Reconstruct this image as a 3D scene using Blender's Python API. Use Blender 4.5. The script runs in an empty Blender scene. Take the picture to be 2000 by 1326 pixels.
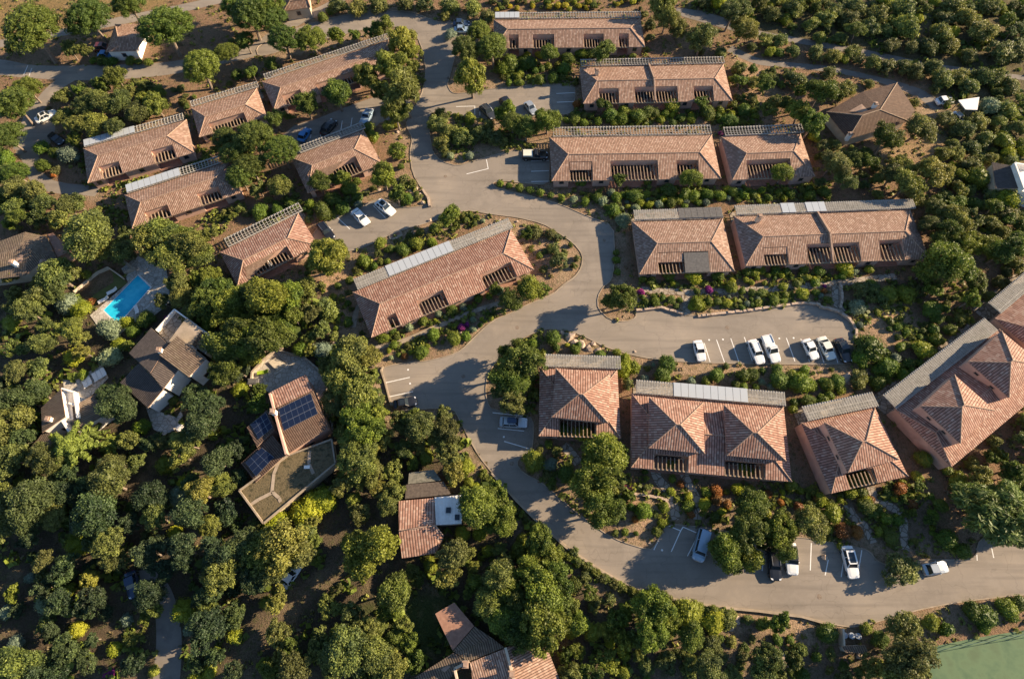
import bpy, math, random
import numpy as np
from mathutils import Vector, Matrix
R = math.radians
random.seed(7)
scene = bpy.context.scene
# ---------------------------------------------------------------- camera
TH = R(24.0); F = 1111.0; H = 90.6
cam_d = bpy.data.cameras.new('camera'); cam = bpy.data.objects.new('camera', cam_d)
scene.collection.objects.link(cam); scene.camera = cam
cam.location = (0, 0, H); cam.rotation_euler = (TH, 0, 0)
cam_d.sensor_width = 36; cam_d.lens = 36 * F / 2000; cam_d.clip_end = 2000; cam_d.clip_start = 1
# ---------------------------------------------------------------- sky, sun, exposure
SUN_EL = R(21.5); SUN_AZ = R(15)            # azimuth counted from +x towards +y
w = bpy.data.worlds.new('World'); scene.world = w; w.use_nodes = True
nt = w.node_tree; nt.nodes.clear()
sky = nt.nodes.new('ShaderNodeTexSky'); sky.sky_type = 'NISHITA'; sky.sun_disc = False
sky.dust_density = .25; sky.ozone_density = 3.0; sky.sun_elevation = SUN_EL; sky.sun_rotation = R(90) - SUN_AZ
bg = nt.nodes.new('ShaderNodeBackground'); bg.inputs[1].default_value = 0.066
wo = nt.nodes.new('ShaderNodeOutputWorld')
nt.links.new(sky.outputs[0], bg.inputs[0]); nt.links.new(bg.outputs[0], wo.inputs[0])
sd = bpy.data.lights.new('sun', 'SUN'); sun = bpy.data.objects.new('sun', sd)
scene.collection.objects.link(sun)
sd.energy = 5.0; sd.angle = R(0.55); sd.color = (1.0, 0.785, 0.53)
sv = Vector((math.cos(SUN_EL) * math.cos(SUN_AZ), math.cos(SUN_EL) * math.sin(SUN_AZ), math.sin(SUN_EL)))
sun.rotation_euler = sv.to_track_quat('Z', 'Y').to_euler(); sun.location = sv * 200
vs = scene.view_settings; vs.view_transform = 'Standard'; vs.look = 'None'; vs.gamma = 1; vs.exposure = 1.58
scene.render.resolution_x = 1024; scene.render.resolution_y = 678

# ---------------------------------------------------------------- helpers
CT, ST = math.cos(TH), math.sin(TH)
def G(px, py, z=0.0):
    "the point at height z of the place seen at this spot of the photograph"
    a = (px - 1000) / F; b = -(py - 663) / F
    d = (a, b * CT + ST, b * ST - CT)
    k = (H - z) / -d[2]
    return Vector((d[0] * k, d[1] * k, z))
def ppm(py): return (F * CT + (py - 663) * ST) / H       # pixels per metre on the ground
def tag(o, label=None, cat=None, group=None, kind=None):
    if label: o['label'] = label
    if cat: o['category'] = cat
    if group: o['group'] = group
    if kind: o['kind'] = kind
    return o
def empty(name, loc, label=None, cat=None, group=None, rz=0):
    o = bpy.data.objects.new(name, None); scene.collection.objects.link(o)
    o.location = loc; o.rotation_euler = (0, 0, rz); o.empty_display_size = 0.5
    return tag(o, label, cat, group)
class MB:
    def __init__(s): s.v = []; s.f = []; s.m = []; s.uv = []; s.hasuv = False
    def poly(s, pts, m=0, uv=None):
        i = len(s.v); s.v += [tuple(p) for p in pts]; s.f.append(tuple(range(i, i + len(pts)))); s.m.append(m)
        if uv: s.hasuv = True
        s.uv.append(uv or [(p[0], p[1]) for p in pts])
    def prism(s, pts, z0, z1, m=0, cap=True):
        n = len(pts)
        a = [(p[0], p[1], z0) for p in pts]; b = [(p[0], p[1], z1) for p in pts]
        area = sum(a[i][0] * a[(i + 1) % n][1] - a[(i + 1) % n][0] * a[i][1] for i in range(n))
        if area < 0: a.reverse(); b.reverse()
        for i in range(n):
            j = (i + 1) % n
            s.poly([a[i], a[j], b[j], b[i]], m)
        if cap: s.poly(b, m); s.poly(a[::-1], m)
    def beam(s, a, b, w, h, m=0):
        "a bar from a to b, w wide and h high, its axis at half height"
        a = Vector(a); b = Vector(b); d = (b - a)
        if d.length < 1e-4: return
        d.normalize()
        side = d.cross(Vector((0, 0, 1)))
        if side.length < 1e-3: side = Vector((1, 0, 0))
        side.normalize(); up = side.cross(d); side *= w / 2; up *= h / 2
        c = [a - side - up, a + side - up, a + side + up, a - side + up, b - side - up, b + side - up, b + side + up, b - side + up]
        for q in ((0, 3, 2, 1), (4, 5, 6, 7), (0, 1, 5, 4), (1, 2, 6, 5), (2, 3, 7, 6), (3, 0, 4, 7)):
            s.poly([c[k] for k in q], m)
    def tube(s, pts, rad, n=6, m=0):
        rings = []
        for i, p in enumerate(pts):
            p = Vector(p); q = Vector(pts[min(i + 1, len(pts) - 1)]) - Vector(pts[max(i - 1, 0)]); q.normalize()
            x = q.cross(Vector((0.31, 0.95, 0.1))); x.normalize(); y = q.cross(x)
            r = rad[i] if isinstance(rad, (list, tuple)) else rad
            rings.append([p + x * r * math.cos(2 * math.pi * k / n) + y * r * math.sin(2 * math.pi * k / n) for k in range(n)])
        for a, b in zip(rings, rings[1:]):
            for k in range(n): s.poly([a[k], a[(k + 1) % n], b[(k + 1) % n], b[k]], m)
        s.poly(rings[-1], m); s.poly(rings[0][::-1], m)
    def disc(s, c, r, z0, z1, n=16, m=0):
        s.prism([(c[0] + r * math.cos(2 * math.pi * k / n), c[1] + r * math.sin(2 * math.pi * k / n)) for k in range(n)], z0, z1, m)
    def mesh(s, name, mats, base=(0, 0, 0), smooth=False):
        me = bpy.data.meshes.new(name)
        bx, by, bz = base
        me.from_pydata([(x - bx, y - by, z - bz) for x, y, z in s.v], [], s.f)
        for m in (mats if isinstance(mats, (list, tuple)) else [mats]): me.materials.append(m)
        me.polygons.foreach_set('material_index', s.m)
        if s.hasuv:
            u = me.uv_layers.new(name='UVMap')
            flat = [c for face in s.uv for p in face for c in p]
            u.data.foreach_set('uv', flat)
        if smooth: me.polygons.foreach_set('use_smooth', [True] * len(s.f))
        me.update(); return me
    def build(s, name, mats, parent=None, base=(0, 0, 0), smooth=False):
        o = bpy.data.objects.new(name, s.mesh(name, mats, base if parent or base else (0, 0, 0), smooth))
        scene.collection.objects.link(o)
        if parent: o.parent = parent
        else: o.location = base
        return o

# ---------------------------------------------------------------- materials
def mat(name, col=(.5, .5, .5), rough=.8, metal=0, spec=.3):
    m = bpy.data.materials.new(name); m.use_nodes = True
    b = m.node_tree.nodes['Principled BSDF']
    b.inputs['Base Color'].default_value = (*col, 1); b.inputs['Roughness'].default_value = rough
    b.inputs['Metallic'].default_value = metal; b.inputs['Specular IOR Level'].default_value = spec
    return m
class N:
    "small node-tree writer"
    def __init__(s, m): s.t = m.node_tree; s.b = s.t.nodes['Principled BSDF']
    def n(s, typ, **kw):
        o = s.t.nodes.new(typ)
        for k, v in kw.items(): setattr(o, k, v)
        return o
    def l(s, a, b): s.t.links.new(a, b)
    def noise(s, vec, scale, detail=3, rough=.55):
        o = s.n('ShaderNodeTexNoise'); o.inputs['Scale'].default_value = scale; o.inputs['Detail'].default_value = detail
        o.inputs['Roughness'].default_value = rough
        if vec is not None: s.l(vec, o.inputs['Vector'])
        return o.outputs['Fac']
    def ramp(s, fac, stops, interp='LINEAR'):
        o = s.n('ShaderNodeValToRGB'); r = o.color_ramp; r.interpolation = interp
        while len(r.elements) < len(stops): r.elements.new(.5)
        for e, (p, c) in zip(r.elements, stops):
            e.position = p; e.color = (*c, 1) if len(c) == 3 else c
        s.l(fac, o.inputs[0]); return o.outputs[0]
    def mix(s, fac, a, b, mode='MIX'):
        o = s.n('ShaderNodeMix', data_type='RGBA', blend_type=mode)
        for sock, val in ((o.inputs[0], fac), (o.inputs[6], a), (o.inputs[7], b)):
            if hasattr(val, 'links'): s.l(val, sock)
            elif isinstance(val, (int, float)): sock.default_value = val
            else: sock.default_value = (*val, 1)
        return o.outputs[2]
    def math(s, op, a, b=0.0, c=0.0):
        o = s.n('ShaderNodeMath', operation=op)
        for i, val in enumerate((a, b, c)):
            if hasattr(val, 'links'): s.l(val, o.inputs[i])
            else: o.inputs[i].default_value = val
        return o.outputs[0]
    def bump(s, h, strength=.5, dist=.05):
        o = s.n('ShaderNodeBump'); o.inputs['Strength'].default_value = strength; o.inputs['Distance'].default_value = dist
        s.l(h, o.inputs['Height']); s.l(o.outputs[0], s.b.inputs['Normal'])
    def pos(s): return s.n('ShaderNodeNewGeometry').outputs['Position']
    def attr(s, name):
        o = s.n('ShaderNodeAttribute'); o.attribute_name = name; return o

def noisy(name, c1, c2, scale=1.0, rough=.85, bump=.0, detail=4, c3=None, lo=.35, hi=.65, spec=.2):
    m = mat(name, c1, rough, spec=spec); k = N(m); p = k.pos()
    f = k.noise(p, scale, detail, .6)
    st = [(lo, c1), (hi, c2)] if c3 is None else [(lo, c1), ((lo + hi) / 2, c2), (hi, c3)]
    k.l(k.ramp(f, st), k.b.inputs['Base Color'])
    if bump: k.bump(k.noise(p, scale * 6, 3), bump, .08)
    return m
def tiles(name, cols, stain, colw=.31, roww=.42, moss=.35):
    "clay pan tiles: half-round columns that run down the slope, every tile its own clay"
    m = mat(name, cols[0], .85, spec=.15); k = N(m)
    uv = k.n('ShaderNodeUVMap').outputs[0]; sp = k.n('ShaderNodeSeparateXYZ'); k.l(uv, sp.inputs[0])
    cu = k.math('DIVIDE', sp.outputs[0], colw); cv = k.math('DIVIDE', sp.outputs[1], roww)
    col = k.math('FLOOR', cu); row = k.math('FLOOR', cv)
    cb = k.n('ShaderNodeCombineXYZ'); k.l(col, cb.inputs[0]); k.l(row, cb.inputs[1])
    oi = k.n('ShaderNodeObjectInfo'); k.l(oi.outputs['Random'], cb.inputs[2])
    wn = k.n('ShaderNodeTexWhiteNoise'); wn.noise_dimensions = '3D'; k.l(cb.outputs[0], wn.inputs['Vector'])
    n = len(cols)
    base = k.ramp(wn.outputs['Value'], [(i / n, c) for i, c in enumerate(cols)], 'CONSTANT')
    av = tuple(sum(c[i] for c in cols) / n for i in range(3)); base = k.mix(.50, av, base)
    p = k.pos()
    big = k.noise(p, .5, 6, .75)
    c = k.mix(k.ramp(big, [(.42, (0, 0, 0)), (.72, (moss,) * 3)]), base, stain)
    fine = k.noise(p, 3.0, 2)
    c = k.mix(k.math('MULTIPLY', fine, .5), c, k.mix(1.0, c, (.62, .60, .58), 'MULTIPLY')); c = k.mix(1.0, c, k.ramp(oi.outputs['Random'], [(0, (.84, .79, .79)), (.5, (.97, .91, .90)), (1, (.90, .87, .89))]), 'MULTIPLY')
    # channel tiles between the cover columns: low-sun shade painted into their colour
    fr = k.math('FRACT', cu); tri = k.math('ABSOLUTE', k.math('SUBTRACT', fr, .5))
    hgt = k.math('SUBTRACT', 1.0, k.math('POWER', k.math('MULTIPLY', tri, 2.0), 2.0))
    gap = k.ramp(hgt, [(.0, (.16, .14, .13)), (.34, (.34, .31, .30)), (.66, (1.08, 1.08, 1.08))])
    c = k.mix(1.0, c, gap, 'MULTIPLY')
    k.l(c, k.b.inputs['Base Color'])
    step = k.math('MULTIPLY', k.math('FRACT', cv), -.35)
    k.bump(k.math('ADD', hgt, step), .45, .05)
    return m
CLAY = [(.32, .21, .155), (.42, .30, .235), (.25, .155, .11), (.56, .45, .36), (.35, .23, .17), (.19, .125, .09), (.46, .34, .26), (.30, .19, .14)]
M = {}
PINKISH = 0
M['roof'] = tiles('clay_tiles', CLAY, (.24, .155, .10))
M['roof_red'] = tiles('red_clay_tiles', [(.36, .205, .15), (.43, .28, .215), (.28, .15, .11), (.56, .44, .35), (.38, .22, .165), (.22, .12, .09), (.46, .31, .24)], (.27, .15, .10), colw=.39, roww=.44, moss=.25)
M['roof_brown'] = tiles('brown_tiles', [(0.136, 0.093, 0.068), (0.161, 0.112, 0.081), (0.118, 0.077, 0.056), (0.174, 0.124, 0.093), (0.105, 0.071, 0.053)], (.12, .10, .08))
M['roof_grey'] = tiles('mossy_tiles', [(0.184, 0.143, 0.109), (0.224, 0.184, 0.136), (0.150, 0.112, 0.085), (0.252, 0.211, 0.163), (0.122, 0.095, 0.075)], (.17, .15, .09), moss=.6)
M['roof_dark'] = tiles('slate_brown_tiles', [(.105,.092,.083), (.125,.108,.096), (.09,.079,.072), (.14,.122,.108)], (.075, .068, .06), moss=.3)
M['ridge'] = noisy('ridge_tiles', (.25, .165, .12), (.37, .26, .195), 2.5)
M['beam'] = noisy('brown_beams', (.20, .145, .10), (.32, .24, .17), 3)
M['ridge_dark'] = noisy('dark_ridge_tiles', (.24, .17, .12), (.34, .26, .19), 2.5)
M['pink'] = noisy('pink_stucco', (.43, .275, .215), (.52, .345, .27), .8)
M['white'] = noisy('white_stucco', (.70, .66, .60), (.80, .77, .72), .8)
M['beige'] = noisy('beige_stucco', (.46, .37, .27), (.54, .45, .34), .8)
M['wood'] = noisy('weathered_wood', (.115, .11, .085), (.20, .185, .145), 3)
M['slats'] = noisy('silvered_slats', (.27, .255, .225), (.38, .36, .325), 2)
M['palewood'] = noisy('pale_wood', (.42, .36, .28), (.54, .47, .37), 3)
M['darkwood'] = noisy('dark_wood', (.07, .055, .045), (.12, .095, .075), 3)
M['panel'] = mat('milky_corrugated_sheet', (.36, .39, .42), .35, spec=.4)
M['greypanel'] = noisy('grey_slats', (.085, .082, .082), (.13, .125, .12), 3)
M['patio'] = noisy('terracotta_paving', (.24, .13, .09), (.32, .18, .125), 2)
M['glass'] = mat('dark_glass', (.02, .028, .035), .08, spec=.6)
M['frame'] = mat('window_frame', (.28, .19, .14), .6)
M['green'] = mat('green_trim', (.07, .13, .10), .6)
M['lime'] = mat('lime_fabric', (.30, .42, .03), .8)
# asphalt: sun-bleached, patched and swept by tyres
def asphalt(name, a, b, c):
    m = mat(name, a, .9, spec=.2); k = N(m); p = k.pos()
    big = k.noise(p, .045, 4, .6); mid = k.noise(p, .22, 6, .75); fine = k.noise(p, 9, 3)
    col = k.mix(k.ramp(big, [(.38, (0, 0, 0)), (.62, (1, 1, 1))]), a, b)
    col = k.mix(k.math('MULTIPLY', k.ramp(mid, [(.42, (0, 0, 0)), (.66, (1, 1, 1))]), .6), col, c)
    dust = k.noise(p, .11, 5, .7); col = k.mix(k.math('MULTIPLY', k.ramp(dust, [(.50, (0, 0, 0)), (.66, (1, 1, 1))]), .65), col, (.35, .295, .235))
    mp = k.n('ShaderNodeMapping'); mp.inputs['Scale'].default_value = (.06, .9, 1); mp.inputs['Rotation'].default_value = (0, 0, R(20)); k.l(p, mp.inputs[0])
    st = k.noise(mp.outputs[0], 1.0, 3); col = k.mix(k.math('MULTIPLY', k.ramp(st, [(.5, (0, 0, 0)), (.68, (1, 1, 1))]), .5), col, c)
    # cracks
    vo = k.n('ShaderNodeTexVoronoi', feature='DISTANCE_TO_EDGE'); vo.inputs['Scale'].default_value = .12
    wv = k.n('ShaderNodeVectorMath', operation='ADD'); nn = k.n('ShaderNodeTexNoise'); nn.inputs['Scale'].default_value = .4; k.l(p, nn.inputs['Vector'])
    sc = k.n('ShaderNodeVectorMath', operation='SCALE'); sc.inputs['Scale'].default_value = 5; k.l(nn.outputs['Color'], sc.inputs[0])
    k.l(p, wv.inputs[0]); k.l(sc.outputs[0], wv.inputs[1]); k.l(wv.outputs[0], vo.inputs['Vector'])
    cr = k.ramp(vo.outputs['Distance'], [(.0, (.84,) * 3), (.012, (1, 1, 1))])
    col = k.mix(1.0, col, cr, 'MULTIPLY'); col = k.mix(k.math('MULTIPLY', fine, .35), col, k.mix(1.0, col, (.6, .6, .6), 'MULTIPLY'))
    k.l(col, k.b.inputs['Base Color']); k.bump(fine, .3, .02); return m
M['asphalt'] = asphalt('asphalt', (.272, .234, .194), (.236, .203, .168), (.155, .134, .113))
M['track'] = noisy('gravel_track', (.13, .115, .10), (.19, .165, .14), .3, c3=(.16, .14, .12))
M['paint'] = noisy('road_paint', (.62, .61, .58), (.75, .74, .72), 3)
M['kerb'] = noisy('kerb_stone', (.22, .18, .13), (.36, .29, .22), .6)
M['planted'] = noisy('dry_turf', (.050, .045, .024), (.135, .105, .058), 1.1, bump=.8, c3=(.085, .068, .036))
M['stone'] = noisy('stone', (.26, .21, .16), (.42, .35, .27), 1.5, bump=.5)
def flag(name, a, b, joint, sc=1.1):
    m = mat(name, a, .9, spec=.2); k = N(m); p = k.pos()
    vo = k.n('ShaderNodeTexVoronoi', feature='DISTANCE_TO_EDGE'); vo.inputs['Scale'].default_value = sc; k.l(p, vo.inputs['Vector'])
    v2 = k.n('ShaderNodeTexVoronoi'); v2.inputs['Scale'].default_value = sc; k.l(p, v2.inputs['Vector'])
    bw = k.n('ShaderNodeRGBToBW'); k.l(v2.outputs['Color'], bw.inputs[0])
    c = k.mix(bw.outputs[0], a, b); c = k.mix(k.ramp(vo.outputs['Distance'], [(.03, (1, 1, 1)), (.08, (0, 0, 0))]), c, joint)
    k.l(c, k.b.inputs['Base Color']); return m
M['flags'] = flag('flagstones', (.23, .19, .15), (.36, .31, .25), (.12, .09, .06))
M['deck'] = flag('pool_flagstones', (.36, .32, .27), (.52, .48, .42), (.26, .23, .19), 1.4)
M['rock'] = noisy('granite_rock', (.25, .18, .13), (.44, .34, .26), 1.2, bump=.6, c3=(.33, .25, .19))
M['bark'] = noisy('bark', (.13, .10, .075), (.24, .19, .15), 4)
# ground: colour by what grows or lies there (a 'zone' colour on the mesh), broken up by noise
def ground_mat():
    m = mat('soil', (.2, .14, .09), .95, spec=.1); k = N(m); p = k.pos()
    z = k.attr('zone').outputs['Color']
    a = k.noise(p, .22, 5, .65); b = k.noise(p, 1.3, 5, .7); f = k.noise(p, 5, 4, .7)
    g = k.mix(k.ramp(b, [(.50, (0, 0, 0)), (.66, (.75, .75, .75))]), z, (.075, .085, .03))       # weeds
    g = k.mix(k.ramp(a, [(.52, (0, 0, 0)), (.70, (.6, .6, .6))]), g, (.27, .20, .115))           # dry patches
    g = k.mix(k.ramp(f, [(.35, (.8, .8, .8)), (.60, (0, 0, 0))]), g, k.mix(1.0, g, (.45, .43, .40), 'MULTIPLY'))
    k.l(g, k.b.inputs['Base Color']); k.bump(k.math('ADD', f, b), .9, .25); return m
M['soil'] = ground_mat()
# foliage: 'tone' varies leaf by leaf and clump by clump, a hue shift per plant
def foliage(name, dark, light, alt, trans=.30, rough=.55):
    m = mat(name, dark, rough, spec=.25); k = N(m)
    t = k.attr('tone').outputs['Fac']; oi = k.n('ShaderNodeObjectInfo').outputs['Random']
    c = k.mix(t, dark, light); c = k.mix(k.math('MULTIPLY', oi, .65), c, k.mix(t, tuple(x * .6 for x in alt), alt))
    r2 = k.math('FRACT', k.math('MULTIPLY', oi, 7.31)); c = k.mix(1.0, c, k.ramp(r2, [(0, (.62, .68, .72)), (.35, (.9, .95, 1.0)), (.7, (1.05, 1.1, .95)), (1, (1.35, 1.3, 1.0))]), 'MULTIPLY')
    k.l(c, k.b.inputs['Base Color'])
    tr = k.n('ShaderNodeBsdfTranslucent'); k.l(c, tr.inputs['Color']); ms = k.n('ShaderNodeMixShader'); ms.inputs[0].default_value = trans
    out = [n for n in k.t.nodes if n.type == 'OUTPUT_MATERIAL'][0]
    k.l(k.b.outputs[0], ms.inputs[1]); k.l(tr.outputs[0], ms.inputs[2]); k.l(ms.outputs[0], out.inputs['Surface']); return m
FOL = {
 'O': foliage('oak_leaves', (0.055, 0.082, 0.030), (0.208, 0.242, 0.055), (0.226, 0.194, 0.059)),
 'G': foliage('broad_leaves', (0.050, 0.087, 0.022), (0.180, 0.236, 0.034), (0.190, 0.184, 0.037)),
 'P': foliage('pine_needles', (0.050, 0.084, 0.015), (0.137, 0.187, 0.031), (0.149, 0.157, 0.033)),
 'F': foliage('soft_needles', (0.103, 0.124, 0.020), (0.235, 0.257, 0.045), (0.214, 0.205, 0.054)),
 'D': foliage('star_pine_needles', (0.115, 0.162, 0.037), (0.218, 0.276, 0.062), (0.187, 0.211, 0.048)),
 'T': foliage('feathery_leaves', (0.066, 0.111, 0.033), (0.149, 0.211, 0.059), (0.154, 0.184, 0.048)),
 'S': foliage('shrub_leaves', (0.053, 0.100, 0.018), (0.175, 0.249, 0.024), (0.173, 0.178, 0.033)),
 'W': foliage('scrub_leaves', (0.080, 0.113, 0.046), (0.243, 0.269, 0.061), (0.208, 0.178, 0.057)),
 'K': foliage('shade_painted_oak_leaves', (.020, .038, .022), (.080, .120, .045), (.095, .115, .050)),  # oak leaves with the shade of the falling slope put into their colour
 'L': foliage('leafy_shrub_leaves', (0.070, 0.112, 0.030), (0.208, 0.242, 0.044), (0.190, 0.157, 0.044)),
 'Y': foliage('bright_leaves', (.150, .175, .014), (.360, .380, .030), (.32, .33, .05)),
 'V': foliage('silver_leaves', (0.155, 0.195, 0.128), (0.265, 0.325, 0.219), (0.209, 0.240, 0.149)),
 'R': foliage('red_leaves', (.18, .065, .020), (.44, .15, .045), (.30, .16, .04)),
 'M': foliage('magenta_bracts', (.18, .02, .13), (.42, .05, .30), (.30, .04, .22)),
 'B': foliage('yellow_blossom', (.20, .19, .015), (.62, .48, .03), (.42, .36, .04)),
}
# ================================================================ roads, ground
def poly_px(pts, z=0.0): return [G(x, y, z) for x, y in pts]
def chaikin(pts, n=1, closed=True):
    for _ in range(n):
        out = []; m = len(pts)
        for i in range(m if closed else m - 1):
            a, b = pts[i], pts[(i + 1) % m]
            out += [(a[0] * .78 + b[0] * .22, a[1] * .78 + b[1] * .22), (a[0] * .22 + b[0] * .78, a[1] * .22 + b[1] * .78)]
        if not closed: out = [pts[0]] + out + [pts[-1]]
        pts = out
    return pts
def ribbon_px(c, extra=0):
    "outline (pixels) of a road from its centre line and half widths in pixels"
    pts = []
    for i in range(len(c) - 1):          # Catmull-Rom
        p0 = c[max(i - 1, 0)]; p1 = c[i]; p2 = c[i + 1]; p3 = c[min(i + 2, len(c) - 1)]
        for s in range(5):
            t = s / 5
            pts.append([.5 * (2 * p1[k] + (p2[k] - p0[k]) * t + (2 * p0[k] - 5 * p1[k] + 4 * p2[k] - p3[k]) * t * t + (3 * p1[k] - p0[k] - 3 * p2[k] + p3[k]) * t ** 3) for k in range(3)])
    pts.append(list(c[-1]))
    W = [(G(x, y), h / ppm(y)) for x, y, h in pts]
    L = []; Rr = []
    for i, (p, h) in enumerate(W):
        d = W[min(i + 1, len(W) - 1)][0] - W[max(i - 1, 0)][0]; d.normalize(); n = Vector((-d.y, d.x, 0))
        L.append(p + n * (h + extra)); Rr.append(p - n * (h + extra))
    return L, Rr
def inside(X, Y, poly):
    r = np.zeros(X.shape, bool); n = len(poly); j = n - 1
    for i in range(n):
        xi, yi = poly[i][0], poly[i][1]; xj, yj = poly[j][0], poly[j][1]
        if yi != yj:
            c = ((yi > Y) != (yj > Y)) & (X < (xj - xi) * (Y - yi) / (yj - yi) + xi); r ^= c
        j = i
    return r
def expand(poly, d):
    c = sum((Vector(p[:2]) for p in poly), Vector((0, 0))) / len(poly)
    return [(p[0] + (p[0] - c.x) / max(1e-3, (Vector(p[:2]) - c).length) * d, p[1] + (p[1] - c.y) / max(1e-3, (Vector(p[:2]) - c).length) * d) for p in poly]
FLAT = []            # outlines (metres) kept level: roads, houses, terraces
ROADS = []           # outlines nothing may grow on
HOUSES = []

def sheet(name, poly, z, m, kind='structure', label=None, cat=None, thick=0.0):
    b = MB()
    if thick: b.prism([(p[0], p[1]) for p in poly], z - thick, z)
    else: 
        q = [(p[0], p[1], z) for p in poly]
        area = sum(q[i][0] * q[(i + 1) % len(q)][1] - q[(i + 1) % len(q)][0] * q[i][1] for i in range(len(q)))
        b.poly(q if area > 0 else q[::-1])
    o = b.build(name, m); tag(o, label, cat, kind=kind); return o

# ================================================================ houses
def win(parent, base, p, e, nrm, wdt, hgt, z, name='window'):
    "window: frame proud of the wall, pane inside it. p is the middle of the sill on the wall plane"
    b = MB(); a = p - e * wdt / 2; c = p + e * wdt / 2
    def Q(q, off, zz): return Vector((q.x + nrm.x * off, q.y + nrm.y * off, zz))
    t = .09
    for x0, x1, z0, z1 in ((0, 1, 0, t), (0, 1, hgt - t, hgt), (0, t / wdt, t, hgt - t), (1 - t / wdt, 1, t, hgt - t)):
        u0 = a + e * wdt * x0; u1 = a + e * wdt * x1
        b.prism([Q(u0, -.02, 0)[:2], Q(u1, -.02, 0)[:2], Q(u1, .06, 0)[:2], Q(u0, .06, 0)[:2]], z + z0, z + z1)
    f = b.build(name, M['frame'], parent, base)
    g = MB(); g.poly([Q(a, .012, z + t), Q(c, .012, z + t), Q(c, .012, z + hgt - t), Q(a, .012, z + hgt - t)])
    g.build('pane', M['glass'], f, base)
def ridge_line(b, pts, w=.19, h=.12):
    for a, c in zip(pts, pts[1:]): b.tube([Vector(a) + Vector((0, 0, .03)), Vector(c) + Vector((0, 0, .03))], w / 2, 6)
def uvq(pts, e, up):
    return [(Vector(p).dot(e), Vector(p).dot(up)) for p in pts]
def slope_face(b, pts, eave_dir, m=0, t=.14):
    "one roof slope with tiles running up from the eave; pts counter-clockwise from above"
    n = Vector((0, 0, 0)); P = [Vector(p) for p in pts]
    for i in range(len(P)): n += P[i].cross(P[(i + 1) % len(P)])
    if n.z < 0: P.reverse()
    n = n.normalized(); 
    if n.z < 0: n = -n
    e = Vector(eave_dir).normalized(); up = n.cross(e)
    b.poly(P, m, uvq(P, e, up))
    lo = [p - Vector((0, 0, t)) for p in P]
    b.poly(lo[::-1], 1)
    for i in range(len(P)):
        j = (i + 1) % len(P); b.poly([lo[i], lo[j], P[j], P[i]], 1)

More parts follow.
